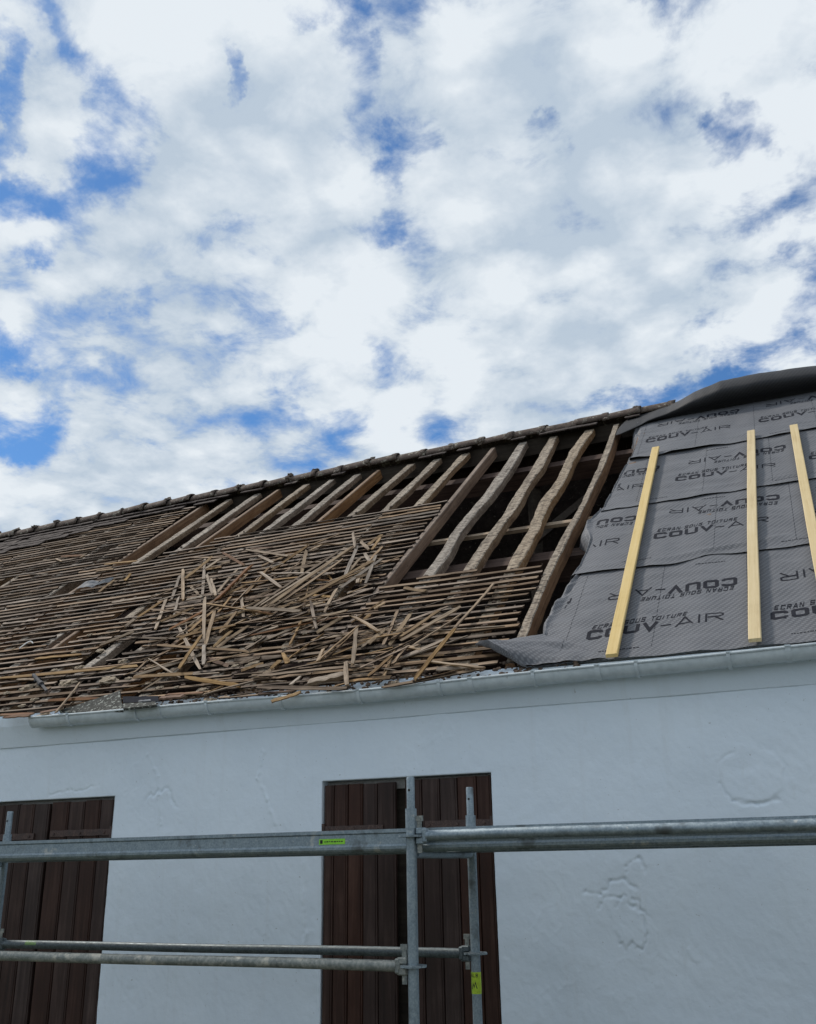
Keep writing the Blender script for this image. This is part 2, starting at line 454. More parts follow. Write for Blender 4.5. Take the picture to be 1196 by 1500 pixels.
M_SLAB = mineral('lichen_slab', [(0.3, (0.02, 0.021, 0.018)), (0.5, (0.058, 0.058, 0.052)), (0.7, (0.11, 0.11, 0.10))], 14, spots=[(38, 0.55, 0.62, (0.34, 0.35, 0.31))])
M_GROUND = mineral('gravel_and_grass', [(0.3, (0.045, 0.045, 0.03)), (0.5, (0.09, 0.085, 0.06)), (0.7, (0.15, 0.14, 0.11))], 3, spots=[(0.5, 0.5, 0.6, (0.05, 0.075, 0.025))], rand=False)
M_WOODIN = M_DARKIN


def wall_mat():
    mt, t, b = new_mat('white_stucco')
    v = geo_pos(t)
    a = tex_noise(t, v, 1.3, 5, 0.6); f = tex_noise(t, v, 30, 5, 0.6); g = tex_noise(t, geo_pos(t, (1.0, 1, 0.35)), 9, 5, 0.65)
    c = ramp(t, a, [(0.3, (0.71, 0.79, 0.865)), (0.7, (0.77, 0.845, 0.91))])
    c = mixc(t, smooth(t, g, 0.6, 0.78, 0, 0.35), c, (0.60, 0.635, 0.645))
    st = tex_noise(t, geo_pos(t, (5, 1, 0.25)), 2.0, 5, 0.6)
    c = mixc(t, smooth(t, st, 0.54, 0.74, 0, 0.14), c, (0.55, 0.56, 0.55))
    c = mixc(t, smooth(t, tex_noise(t, v, 45, 2, 0.5), 0.72, 0.78, 0, 0.5), c, (0.3, 0.3, 0.29))
    t.links.new(c, b.inputs['Base Color']); b.inputs['Roughness'].default_value = 0.75
    b.inputs['Specular IOR Level'].default_value = 0.3
    bump(t, b, mathn(t, 'ADD', f, mathn(t, 'MULTIPLY', g, 0.8)), 0.45, 0.006)
    return mt


def metal_mat(name, stops, scale=18, rough=0.45, metallic=0.85, spots=None, along=None):
    mt, t, b = new_mat(name)
    v, rnd, raw = coords(t, along or (1, 1, 1))
    a = tex_noise(t, v, scale, 6, 0.65); f = tex_noise(t, v, scale * 4, 3, 0.6)
    c = ramp(t, mathn(t, 'ADD', mathn(t, 'MULTIPLY', a, 0.6), mathn(t, 'MULTIPLY', f, 0.4)), stops)
    if spots:
        for (sscale, lo, hi, colr) in spots:
            c = mixc(t, smooth(t, tex_noise(t, v, sscale, 4, 0.65), lo, hi), c, colr)
    t.links.new(c, b.inputs['Base Color']); b.inputs['Metallic'].default_value = metallic
    t.links.new(smooth(t, a, 0.3, 0.7, rough - 0.1, rough + 0.15), b.inputs['Roughness'])
    bump(t, b, f, 0.12, 0.002)
    return mt


M_WALL = wall_mat()
M_GALV = metal_mat('galvanised_steel', [(0.3, (0.14, 0.18, 0.21)), (0.5, (0.24, 0.29, 0.32)), (0.7, (0.36, 0.42, 0.45))], 26, 0.5, 0.7, spots=[(46, 0.66, 0.74, (0.5, 0.5, 0.47)), (5, 0.55, 0.7, (0.12, 0.135, 0.14)), (11, 0.62, 0.72, (0.42, 0.43, 0.41))])
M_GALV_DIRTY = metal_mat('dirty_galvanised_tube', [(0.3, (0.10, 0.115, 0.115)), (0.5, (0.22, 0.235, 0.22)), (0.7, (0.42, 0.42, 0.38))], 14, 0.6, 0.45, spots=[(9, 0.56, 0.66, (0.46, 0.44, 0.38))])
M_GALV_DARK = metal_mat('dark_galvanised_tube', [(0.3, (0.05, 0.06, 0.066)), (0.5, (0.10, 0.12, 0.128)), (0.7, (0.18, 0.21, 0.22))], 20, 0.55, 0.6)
M_ZINC = metal_mat('painted_zinc_gutter', [(0.3, (0.46, 0.51, 0.53)), (0.5, (0.56, 0.61, 0.63)), (0.7, (0.64, 0.69, 0.70))], 6, 0.5, 0.1, spots=[(30, 0.66, 0.74, (0.3, 0.3, 0.27))])
M_FLASH = metal_mat('bent_grey_flashing', [(0.3, (0.10, 0.105, 0.11)), (0.5, (0.19, 0.195, 0.205)), (0.7, (0.29, 0.30, 0.31))], 8, 0.8, 0.0)
M_IRON = metal_mat('brown_painted_iron', [(0.3, (0.025, 0.014, 0.011)), (0.5, (0.06, 0.034, 0.028)), (0.7, (0.13, 0.085, 0.07))], 30, 0.6, 0.1)
M_DARKMETAL = metal_mat('dark_bracket_metal', [(0.3, (0.03, 0.03, 0.033)), (0.5, (0.06, 0.06, 0.064)), (0.7, (0.11, 0.11, 0.115))], 20, 0.85, 0.0)


def flat_mat(name, col, rough=0.6, spec=0.3):
    mt, t, b = new_mat(name)
    v, rnd, raw = coords(t, (1, 1, 1))
    n = tex_noise(t, v, 60, 4, 0.6)
    c = ramp(t, n, [(0.3, tuple(x * 0.8 for x in col)), (0.7, tuple(min(1, x * 1.15) for x in col))])
    t.links.new(c, b.inputs['Base Color']); b.inputs['Roughness'].default_value = rough; b.inputs['Specular IOR Level'].default_value = spec
    return mt


def membrane_mat(name, lo, hi):
    mt, t, b = new_mat(name)
    tc = t.nodes.new('ShaderNodeTexCoord'); mp = t.nodes.new('ShaderNodeMapping'); t.links.new(tc.outputs['UV'], mp.inputs[0])
    sep = t.nodes.new('ShaderNodeSeparateXYZ'); t.links.new(mp.outputs[0], sep.inputs[0])

    def wv(kx, ky):
        return mathn(t, 'SINE', mathn(t, 'ADD', mathn(t, 'MULTIPLY', sep.outputs[0], kx), mathn(t, 'MULTIPLY', sep.outputs[1], ky)))
    k = 2 * math.pi / 0.034
    a = mathn(t, 'MULTIPLY', wv(k, 0.35 * k), wv(0.22 * k, k * 0.9))
    dots = smooth(t, a, -0.15, 0.5)
    n1 = tex_noise(t, mp.outputs[0], 3, 5, 0.6); n2 = tex_noise(t, mp.outputs[0], 300, 2, 0.5)
    c = mixc(t, dots, lo, hi)
    c = mixc(t, smooth(t, n1, 0.35, 0.7, 0, 0.3), c, tuple(x * 1.15 for x in hi))
    c = mixc(t, smooth(t, n2, 0.3, 0.7, 0, 0.18), c, (0.07, 0.07, 0.08))
    t.links.new(c, b.inputs['Base Color']); b.inputs['Roughness'].default_value = 0.62
    b.inputs['Specular IOR Level'].default_value = 0.2
    bump(t, b, mathn(t, 'ADD', dots, mathn(t, 'MULTIPLY', n2, 0.4)), 0.22, 0.003)
    return mt


M_MEMB = membrane_mat('grey_membrane_fabric', (0.105, 0.108, 0.118), (0.18, 0.183, 0.195))
M_REVERSE = membrane_mat('black_membrane_reverse', (0.024, 0.024, 0.026), (0.042, 0.042, 0.044))
M_PRINT = flat_mat('dark_grey_print', (0.018, 0.019, 0.026), 0.75, 0.1)
M_GREEN = flat_mat('lime_green_sticker', (0.26, 0.62, 0.05), 0.45)
M_YGREEN = flat_mat('yellow_green_sticker', (0.42, 0.58, 0.04), 0.45)
M_INK_SHADE = flat_mat('black_ink_and_hole_shade', (0.02, 0.02, 0.02), 0.5)
M_BLACKSHEET = flat_mat('black_sheet', (0.03, 0.031, 0.037), 0.9, 0.03)
M_FRAMEW = flat_mat('grey_frame_paint', (0.34, 0.33, 0.31), 0.6)
M_WHITEPL = flat_mat('white_plastic', (0.7, 0.7, 0.68), 0.5)
M_NAIL = flat_mat('nail_steel', (0.10, 0.09, 0.08), 0.5)

# ------------------------------------------------------------------ ground
gm = MB(); gm.add([(-400, -400, 0), (400, -400, 0), (400, 400, 0), (-400, 400, 0)], [(0, 1, 2, 3)])
tag(gm.build('ground', M_GROUND), kind='structure')

# ------------------------------------------------------------------ the house
house = empty('farmhouse', (-4, WALL_Y, 0))
tag(house, 'long white rendered farmhouse with brown shutters and a half stripped tiled roof', 'house')
HX0, HX1 = -13.2, 2.7
BACK_Y = 2 * (EAVE_Y + 5.85 * math.cos(SLOPE)) - EAVE_Y
OPEN = [(-3.246, -2.042, 0.0, 2.152), (-6.20, -4.995, 0.0, 2.128)]
SILL = 0.0


def facade():
    xs = list(np.arange(HX0, -6.7, 0.25)) + list(np.arange(-6.7, 0.55, 0.0085)) + list(np.arange(0.55, HX1 + 0.01, 0.25))
    zs = list(np.arange(0, 0.7, 0.1)) + list(np.arange(0.7, 2.80, 0.0085)) + [2.80]
    for (a, b, c, d) in OPEN: xs += [a, b]; zs += [d]
    xs = np.unique(np.round(xs, 4)); zs = np.unique(np.round(zs, 4))

    def clean(arr, keep):
        out = [arr[0]]
        for q in arr[1:]:
            if q - out[-1] < 0.004:
                if any(abs(q - k) < 1e-6 for k in keep): out[-1] = q
                continue
            out.append(q)
        return np.array(out)
    xs = clean(xs, [k for o in OPEN for k in o[:2]]); zs = clean(zs, [o[3] for o in OPEN])
    X, Z = np.meshgrid(xs, zs)
    dy = 0.010 * fbm(X * 0.9, Z * 0.9, 3, 1) + 0.0030 * fbm(X * 5, Z * 5, 3, 5) + 0.0011 * fbm((X + .5 * Z) * 34, (Z - .3 * X) * 20, 2, 9) * (0.45 + 0.55 * sstep(-.4, .5, fbm(X * 1.4, Z * 1.4, 2, 61)))
    # trowel ridges in patches
    patch = sstep(0.05, 0.5, fbm(X * 1.7 + 3, Z * 1.7, 3, 21))
    rid = 1 - np.abs(fbm(X * 11 + 0.6 * fbm(X * 5, Z * 5, 2, 31), Z * 7, 3, 41))
    dy += 0.0016 * patch * sstep(0.72, 0.99, rid)

    def blob(cx, cz, rx, rz, h, seed, wob=0.18):
        ang = np.arctan2((Z - cz) / rz, (X - cx) / rx)
        r = np.sqrt(((X - cx) / rx) ** 2 + ((Z - cz) / rz) ** 2)
        w = 1 + wob * (fbm(np.cos(ang) * 1.6 + seed, np.sin(ang) * 1.6, 2, seed) + .35 * fbm(np.cos(ang) * 7 + seed, np.sin(ang) * 7, 2, seed + 1))
        e = r - w
        inside = sstep(0.02, -0.07, e)
        groove = np.exp(-(e / 0.05) ** 2)
        return 0.55 * h * inside * sstep(-.3, .3, vnoise(X * 6, Z * 6, seed + 8)) - 0.009 * groove * sstep(-0.35, 0.5, vnoise(X * 8, Z * 8, seed + 3))
    dy += blob(-0.485, 2.05, 0.185, 0.155, 0.006, 3, 0.10)          # the round filler patch
    dy += blob(-1.185, 1.54, 0.06, 0.075, 0.006, 5, 0.3)
    dy += blob(-1.25, 1.30, 0.085, 0.16, 0.006, 7, 0.3)
    dy += blob(-0.90, 1.125, 0.045, 0.04, 0.006, 8, 0.3)
    dy += blob(-1.11, 2.24, 0.035, 0.05, 0.003, 11, 0.3)
    dy += blob(-4.60, 1.93, 0.16, 0.22, 0.004, 12, 0.3)

    def crack(pts, depth=0.006, wid=0.009):
        nonlocal dy
        depth *= 1.5; wid *= .8
        for (a, b) in zip(pts[:-1], pts[1:]):
            ax, az = a; bx, bz = b; L2 = (bx - ax) ** 2 + (bz - az) ** 2
            tt = np.clip(((X - ax) * (bx - ax) + (Z - az) * (bz - az)) / L2, 0, 1)
            dist = np.hypot(X + 0.012 * vnoise(X * 30, Z * 30, 77) - (ax + tt * (bx - ax)), Z + 0.012 * vnoise(X * 30, Z * 30, 78) - (az + tt * (bz - az)))
            dy = dy - depth * np.exp(-(dist / wid) ** 2)
    crack([(-1.49, 1.45), (-1.40, 1.44), (-1.33, 1.50), (-1.26, 1.52), (-1.20, 1.46)])
    crack([(-1.42, 1.36), (-1.38, 1.42), (-1.30, 1.42), (-1.22, 1.37), (-1.12, 1.30)])
    crack([(-1.24, 1.50), (-1.25, 1.58), (-1.16, 1.63), (-1.13, 1.53)])
    crack([(-5.62, 2.16), (-5.45, 2.19), (-5.32, 2.18), (-5.16, 2.21)], 0.005)
    crack([(-4.72, 2.42), (-4.62, 2.25), (-4.60, 2.12), (-4.56, 1.92)], -0.004, 0.012)
    crack([(-3.72, 2.38), (-3.76, 2.2), (-3.68, 2.05), (-3.60, 1.88)], -0.004, 0.012)
    crack([(-0.66, 2.02), (-0.60, 1.93), (-0.48, 1.90), (-0.36, 1.92)], 0.006)
    crack([(-3.38, 1.45), (-3.36, 1.2), (-3.40, 1.0)], -0.004, 0.02)
    Y = WALL_Y - dy
    ny, nx = X.shape
    verts = np.stack([X, Y, Z], -1).reshape(-1, 3).tolist()
    faces = []
    inside = np.zeros((ny - 1, nx - 1), bool)
    cx = (xs[:-1] + xs[1:]) / 2; cz = (zs[:-1] + zs[1:]) / 2
    for (a, b, c, d) in OPEN:
        inside |= ((cx[None, :] > a) & (cx[None, :] < b) & (cz[:, None] < d) & (cz[:, None] > c))
    for j in range(ny - 1):
        base = j * nx
        for i in range(nx - 1):
            if not inside[j, i]: faces.append((base + i, base + i + 1, base + nx + i + 1, base + nx + i))
    nmain = len(faces)
    for (a, b, c, d) in OPEN:                                          # plastered reveals
        i0 = int(np.argmin(abs(xs - a))); i1 = int(np.argmin(abs(xs - b))); j1 = int(np.argmin(abs(zs - d)))
        for path in ([(j, i0) for j in range(0, j1 + 1)], [(j1, i) for i in range(i0, i1 + 1)], [(j, i1) for j in range(j1, -1, -1)]):
            b0 = len(verts)
            for (j, i) in path:
                q = verts[j * nx + i]; verts.append([q[0], WALL_Y + 0.14, q[2]])
            for k in range(len(path) - 1):
                p0 = path[k][0] * nx + path[k][1]; p1 = path[k + 1][0] * nx + path[k + 1][1]
                faces.append((p0, b0 + k, b0 + k + 1, p1))
    me = bpy.data.meshes.new('facade_wall')
    me.from_pydata(verts, [], faces); me.update()
    o = link('facade_wall', me, M_WALL, house)
    sm = [True] * nmain + [False] * (len(faces) - nmain)
    me.polygons.foreach_set('use_smooth', sm)
    return o


facade()
# cornice: a thin proud band under the gutter
cm = MB()
cpoly = [(5.9915, 2.540), (5.988, 2.543), (5.935, 2.70), (5.93, 2.765), (6.03, 2.765), (6.03, 2.540)]
for k in range(40):
    x0 = HX0 + k * (HX1 - HX0) / 40; x1 = HX0 + (k + 1) * (HX1 - HX0) / 40
    pa = [(y + 0.004 * mnoise.noise((x0 * 1.3, y * 9, z * 4)), z + 0.006 * mnoise.noise((x0 * 0.8, 3, 1))) for (y, z) in cpoly]
    pb = [(y + 0.004 * mnoise.noise((x1 * 1.3, y * 9, z * 4)), z + 0.006 * mnoise.noise((x1 * 0.8, 3, 1))) for (y, z) in cpoly]
    n = len(cpoly)
    vs_ = [(x0, *p) for p in pa] + [(x1, *p) for p in pb]
    fs = [(i, (i + 1) % n, n + (i + 1) % n, n + i) for i in range(n)]
    if k == 0: fs.append(tuple(range(n))[::-1])
    if k == 39: fs.append(tuple(range(n, 2 * n)))
    cm.add(vs_, fs)
cm.build('cornice', M_WALL, house)
# other walls, attic floor, back slope
bw = MB(); bw.box(HX0, HX1, BACK_Y - 0.35, BACK_Y, 0, 2.75); bw.build('back_wall', M_WALL, house)
for gx in (HX0, HX1 - 0.35):
    g = MB(); apex = roof(0, 5.62)
    g.prism([(6.06, 0), (BACK_Y - 0.36, 0), (BACK_Y - 0.36, 2.7), (apex.y, apex.z - 0.35), (6.06, 2.66)], gx, gx + 0.35)
    g.build('gable_wall', M_WALL, house)
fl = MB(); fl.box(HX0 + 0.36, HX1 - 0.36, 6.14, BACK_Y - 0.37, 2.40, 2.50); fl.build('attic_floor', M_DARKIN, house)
gf = MB(); gf.box(HX0 + 0.36, HX1 - 0.36, 6.30, BACK_Y - 0.37, 0.005, 0.03); gf.build('ground_floor', M_DARKIN, house)
bs = MB(); ap = roof(0, 5.66); sag0, sag1 = roof(HX0, ridge_v(HX0)), roof(HX1, ridge_v(HX1))
bs.add([(HX0, sag0.y, sag0.z - 0.02), (HX1, sag1.y, sag1.z - 0.02), (HX1, BACK_Y + 0.25, 2.62), (HX0, BACK_Y + 0.25, 2.62),
        (HX0, sag0.y, sag0.z - 0.10), (HX1, sag1.y, sag1.z - 0.10), (HX1, BACK_Y + 0.25, 2.54), (HX0, BACK_Y + 0.25, 2.54)],
       [(0, 1, 2, 3), (7, 6, 5, 4), (0, 4, 5, 1), (2, 6, 7, 3), (0, 3, 7, 4), (1, 5, 6, 2)])
bs.build('back_roof_slope', [M_FLAT_TILE], house)
wp = MB(); wp.box(HX0 + 0.3, HX1 - 0.3, 6.02, 6.20, 2.56, 2.69); wp.build('wall_plate', M_BEAM, house)


# ---- rafters
def rafter(pts, w=0.088, h=0.115, hewn=True, name='rafter', red=False):
    """pts: (u, v) along the roof plane; top face lies in the plane n = 0"""
    pts = sorted(pts, key=lambda p: p[1])
    us = np.array([p[0] for p in pts]); vv = np.array([p[1] for p in pts])
    v0, v1 = vv[0], vv[-1]; k = int((v1 - v0) / (0.07 if hewn else 0.35)) + 2
    sd_ = random.random() * 100
    ts = np.linspace(v0, v1, k)
    if hewn and len(pts) > 2:
        # smooth the measured line
        raw = np.interp(np.linspace(v0, v1, 400), vv, us); ker = np.hanning(25); ker /= ker.sum()
        raw = np.convolve(np.pad(raw, 12, 'edge'), ker, 'valid'); uu = np.interp(ts, np.linspace(v0, v1, 400), raw)
    else:
        uu = np.interp(ts, vv, us)
    prof = [(-.5, -1), (-.5, -.5), (-.47, -.08), (-.40, 0), (0, 0), (.40, 0), (.47, -.08), (.5, -.5), (.5, -1)]
    verts, faces, fm = [], [], []
    um = float(uu.mean()); n = len(prof)
    for i, v in enumerate(ts):
        ww = w * (1 + (0.26 * mnoise.noise((v * 1.9, sd_, 0)) if hewn else 0.01)); off = 0.006 * mnoise.noise((v * 5, sd_, 7)) if hewn else 0
        for j, (a, b) in enumerate(prof):
            jit = 0.005 * mnoise.noise((v * 9, j * 3.1, sd_)) if hewn else 0.0015 * mnoise.noise((v * 2, j * 3.1, sd_))
            zz = 0.0065 * mnoise.noise((v * 7, sd_ + j * 0.9, 3)) - 0.0045 if hewn else 0
            verts.append((uu[i] - um + a * ww + off + jit, v, b * h + zz + (jit if b < -.2 else 0)))
    for i in range(k - 1):
        for j in range(n - 1):
            faces.append((i * n + j, (i + 1) * n + j, (i + 1) * n + j + 1, i * n + j + 1)); fm.append(0 if 2 <= j <= 5 else 1)
        faces.append((i * n + n - 1, (i + 1) * n + n - 1, (i + 1) * n, i * n)); fm.append(1)
    faces.append(tuple(range(n))); faces.append(tuple(range((k - 1) * n, k * n))[::-1]); fm += [1, 1]
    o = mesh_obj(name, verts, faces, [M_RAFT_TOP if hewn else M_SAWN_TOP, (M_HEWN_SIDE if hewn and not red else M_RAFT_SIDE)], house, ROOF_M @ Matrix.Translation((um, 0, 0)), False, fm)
    bm = bmesh.new(); bm.from_mesh(o.data); bmesh.ops.recalc_face_normals(bm, faces=bm.faces); bm.to_mesh(o.data); bm.free()
    if not hewn: o['label'] = 'straight sawn rafter of reddish brown timber'
    return o


SAWN = [(-7.43, 5.31, -7.56, 3.45), (-6.30, 5.38, -6.48, 3.49), (-4.85, 5.55, -4.97, 3.80), (-3.32, 5.58, -3.40, 1.73)]
HEWN = [(-7.05, 5.46, -7.19, 3.45), (-6.62, 5.39, -6.74, 3.48), (-5.88, 5.45, -6.01, 3.85), (-5.51, 5.48, -5.65, 3.86), (-5.15, 5.43, -5.28, 3.78),
        (-4.41, 5.51, -4.57, 3.79), (-4.05, 5.62, -4.15, 3.78), (-3.68, 5.55, -3.76, 3.82)]
CURVED = [[(-2.95, 5.63), (-2.9, 4.72), (-2.91, 3.88), (-3.01, 3.19), (-3.03, 2.71), (-2.97, 2.31), (-2.99, 1.71), (-3.0, 0.05)],
          [(-2.57, 5.63), (-2.51, 4.51), (-2.55, 3.78), (-2.53, 3.17), (-2.60, 2.6), (-2.63, 2.24), (-2.63, 1.7), (-2.62, 0.05)],
          [(-2.14, 5.65), (-2.24, 4.92), (-2.19, 3.9), (-2.27, 3.37), (-2.265, 2.95), (-2.24, 2.72), (-2.215, 2.62), (-2.22, 2.09), (-2.23, 1.76), (-2.24, 0.05)]]
RAFT_U = []
for (a, b, c, d) in SAWN + HEWN:
    s_ = (a - c) / (b - d); top = ridge_v(a) - 0.17
    sawn = (a, b, c, d) in SAWN
    s_ *= 0.8
    um = (a + c) / 2; vm = (b + d) / 2
    pts = [(um + s_ * (v - vm), v) for v in np.linspace(0.05, top, 8)]
    if not sawn: pts = [(p[0] + 0.022 * mnoise.noise((p[1] * 1.1, a * 7, 0)), p[1]) for p in pts]
    rafter(pts, 0.105 if not sawn else 0.055, 0.062 if not sawn else 0.115, not sawn); RAFT_U.append(um)
for pts in CURVED:
    pts = [(p[0] + 0.48 * (np.interp(p[1], [pts[-1][1], pts[0][1]], [pts[-1][0], pts[0][0]]) - p[0]), p[1]) for p in pts]
    t_ = ridge_v(pts[0][0]) - 0.17
    rafter([(pts[0][0], t_)] + pts, 0.118, 0.075, True); RAFT_U.append(pts[3][0])
rafter([(-1.82, ridge_v(-1.8) - 0.17), (-1.80, 4.28), (-1.83, 2.87), (-1.865, 2.38), (-1.89, 1.47), (-1.88, 0.36), (-1.88, 0.05)], 0.070, 0.125, True, red=True)
RAFT_U.append(-1.86)
u_ = -7.95
while u_ > -12.9:
    rafter([(u_ + 0.03 * mnoise.noise((v, u_, 0)) , v) for v in np.linspace(0.05, ridge_v(u_) - 0.05, 8)], 0.09, 0.12, True); RAFT_U.append(u_); u_ -= 0.40
for u_ in (-1.47, -1.08, -0.70, -0.32, 0.06, 0.45, 0.85, 1.25, 1.65, 2.05):
    rafter([(u_, v) for v in np.linspace(0.05, ridge_v(u_) - 0.05, 6)], 0.085, 0.12, False); RAFT_U.append(u_)
RAFT_U.sort()


# ---- purlins, ridge beam, struts inside
def beam(v, n, hw, hh, x0, x1, mat=M_BEAM, name='purlin'):
    b = MB(); k = 24
    vs_, fs = [], []
    for i in range(k + 1):
        x = (x1 - x0) * i / k
        for (a, c) in ((-1, -1), (1, -1), (1, 1), (-1, 1)):
            vs_.append((x, a * hw + 0.008 * mnoise.noise((x, a, c + 5)), c * hh + 0.008 * mnoise.noise((x, c, a))))
    for i in range(k):
        for j in range(4): fs.append((i * 4 + j, i * 4 + (j + 1) % 4, i * 4 + 4 + (j + 1) % 4, i * 4 + 4 + j))
    fs += [(0, 1, 2, 3), (k * 4 + 3, k * 4 + 2, k * 4 + 1, k * 4)]
    b.add(vs_, fs)
    return b.build(name, mat, house, ROOF_M @ Matrix.Translation((x0, v, n)))


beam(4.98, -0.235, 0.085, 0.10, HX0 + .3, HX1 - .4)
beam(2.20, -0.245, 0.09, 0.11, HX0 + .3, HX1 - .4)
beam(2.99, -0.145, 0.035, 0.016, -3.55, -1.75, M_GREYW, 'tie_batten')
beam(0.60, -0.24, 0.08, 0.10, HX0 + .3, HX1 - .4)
for px_ in (-6.4, -4.6, -2.75):
    b = MB(); a = roof(px_, 4.98, -0.34); b.tube([(px_, a.y, a.z), (px_ - 0.05, a.y - 0.1, 2.5)], 0.075, 4); b.build('post', M_DARKIN, house)
b = MB(); a = roof(0, 2.2, -0.36); c = roof(0, 5.3, -0.3); b.tube([(-2.45, a.y + 0.2, a.z + 0.3), (-2.05, c.y, c.z - 0.3)], 0.05, 4); b.build('strut', M_DARKIN, house)
rb = MB()
for k in range(20):
    x0 = HX0 + .2 + k * (HX1 - HX0 - .4) / 20; x1 = x0 + (HX1 - HX0 - .4) / 20
    q0, q1 = roof(x0, ridge_v(x0)), roof(x1, ridge_v(x1))
    rb.add([(x0, q0.y - .04, q0.z - .26), (x0, q0.y + .04, q0.z - .26), (x0, q0.y + .04, q0.z - .06), (x0, q0.y - .04, q0.z - .06),
            (x1, q1.y - .04, q1.z - .26), (x1, q1.y + .04, q1.z - .26), (x1, q1.y + .04, q1.z - .06), (x1, q1.y - .04, q1.z - .06)],
           [(0, 1, 5, 4), (1, 2, 6, 5), (2, 3, 7, 6), (3, 0, 4, 7)])
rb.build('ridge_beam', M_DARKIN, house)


# ---- laths
def lath_mesh(name, seed, rough_=1.0, taper=False, w=0.030, t=0.0135):
    r = random.Random(seed); k = 9; vs_, fs = [], []
    b1, b2 = r.uniform(-1, 1) * 0.005 * rough_, r.uniform(-1, 1) * 0.004 * rough_
    for i in range(k):
        x = i / (k - 1); s = math.sin(math.pi * x)
        ww = w * (1 + r.uniform(-.16, .16)); tt = t * (1 + r.uniform(-.2, .2)); yy = b1 * s + r.uniform(-.0022, .0022) * rough_; zz = b2 * s + r.uniform(-.0018, .0018) * rough_
        if taper and i in (0, k - 1): ww *= r.uniform(0.6, 1.0); yy += r.uniform(-.004, .004)
        for (a, c) in ((-.5, -.5), (.5, -.5), (.5, .5), (-.5, .5)):
            xx = x + (r.uniform(-.035, .035) if taper else r.uniform(-.008, .008)) * (i in (0, k - 1))
            vs_.append((xx, yy + a * ww, zz + c * tt))
    for i in range(k - 1):
        for j in range(4): fs.append((i * 4 + j, i * 4 + (j + 1) % 4, i * 4 + 4 + (j + 1) % 4, i * 4 + 4 + j))
    fs += [(3, 2, 1, 0), tuple((k - 1) * 4 + q for q in range(4))]
    me = bpy.data.meshes.new(name); me.from_pydata(vs_, [], fs); me.update()
    me.polygons.foreach_set('material_index', [(j % 2) for i in range(k - 1) for j in range(4)] + [1, 1])       # narrow edges and ends: second, darker material
    bm = bmesh.new(); bm.from_mesh(me); bmesh.ops.recalc_face_normals(bm, faces=bm.faces); bm.to_mesh(me); bm.free()
    return me


LATHS = [lath_mesh('lath', 100 + i) for i in range(8)]
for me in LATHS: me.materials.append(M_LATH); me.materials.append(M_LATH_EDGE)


def place(name, me, p0, p1, roll=0.0, parent=None, up=Nn, thin=1.0):
    ex = (p1 - p0); L = ex.length
    mm = frame(p0, ex, up) @ Matrix.Rotation(roll, 4, 'X') @ Matrix.Diagonal((L, thin, thin, 1))
    o = bpy.data.objects.new(name, me); COL.objects.link(o)
    if parent: o.parent = parent; o.matrix_basis = parent_inv(parent) @ mm
    else: o.matrix_basis = mm
    return o


def lath_top(u):
    """highest v that still carries laths at u (None = no laths)"""
    if u < -7.5: return np.interp(u, [-13, -10.4, -9.05, -7.5], [5.1, 5.1, 5.34, 5.55])
    if u < -6.9: return 3.40
    if u < -6.3: return 3.62
    if u < -3.38: return 3.84
    if u < -1.9: return 1.70
    return -1


HOLES = [(-5.98, -5.68, 0.72, 1.14), (-6.8, -6.45, 1.22, 1.50), (-5.75, -5.45, 0.95, 1.02), (-4.0, -3.62, 1.55, 2.02), (-4.45, -4.2, 2.2, 2.55), (-4.75, -4.35, 1.05, 1.25),
         (-7.9, -7.55, 2.7, 3.0), (-9.3, -9.0, 3.3, 3.6), (-8.9, -8.6, 2.1, 2.3), (-8.2, -8.0, 4.0, 4.2), (-6.3, -6.0, 1.75, 1.95), (-5.2, -4.9, 0.9, 1.1), (-5.0, -4.6, 0.35, 0.55)]


def cut_spans(u0, u1, v):
    spans = [(u0, u1)]
    for (a, b, c, d) in HOLES:
        if c < v < d:
            nx_ = []
            for (p, q) in spans:
                if b <= p or a >= q: nx_.append((p, q)); continue
                if a - p > 0.12: nx_.append((p, a + random.uniform(-.03, .06)))
                if q - b > 0.12: nx_.append((b + random.uniform(-.06, .03), q))
            spans = nx_
    return spans


pieces, far = [], []
ri = np.array(RAFT_U)
v = 0.05
row = 0
while v < 5.6:
    segs = []
    for (ua, ub) in ((-12.9, -7.44), (-7.44, -3.385), (-3.385, -1.93)):
        um = (ua + ub) / 2
        # break the row at rafters, pieces of 3-5 bays
        x = ua
        while x < ub - 0.05:
            k = int(np.searchsorted(ri, x + random.uniform(1.15, 1.75)))
            e = ub if k >= len(ri) or ri[k] > ub - 0.35 else float(ri[k])
            segs.append((x, e)); x = e
    for (a, b) in segs:
        # keep only where laths survive
        ss = np.linspace(a + 0.01, b - 0.01, 24); ok = [v <= lath_top(q) + 0.05 * mnoise.noise((q * 3, v, 1)) for q in ss]
        if not any(ok): continue
        i0 = ok.index(True); i1 = len(ok) - 1 - ok[::-1].index(True)
        a2, b2 = float(ss[i0]), float(ss[i1])
        if b2 - a2 < 0.1: continue
        rag = 0.03 if b > -3.5 else 0.01
        for (p, q) in cut_spans(a2, b2 + random.uniform(-rag, rag), v):
            if q - p < 0.08: continue
            vis = q > (-6.75 - 0.93 * v - (0.35 if v < 1 else 0))
            (pieces if vis else far).append((p, q, v))
    v += 0.1035 + 0.002 * math.sin(row); row += 1
print('laths', len(pieces), len(far))
if len(pieces) > 295:
    pieces.sort(key=lambda s: -(s[1] + 0.9 * s[2]))
    far += pieces[295:]; pieces = pieces[:295]
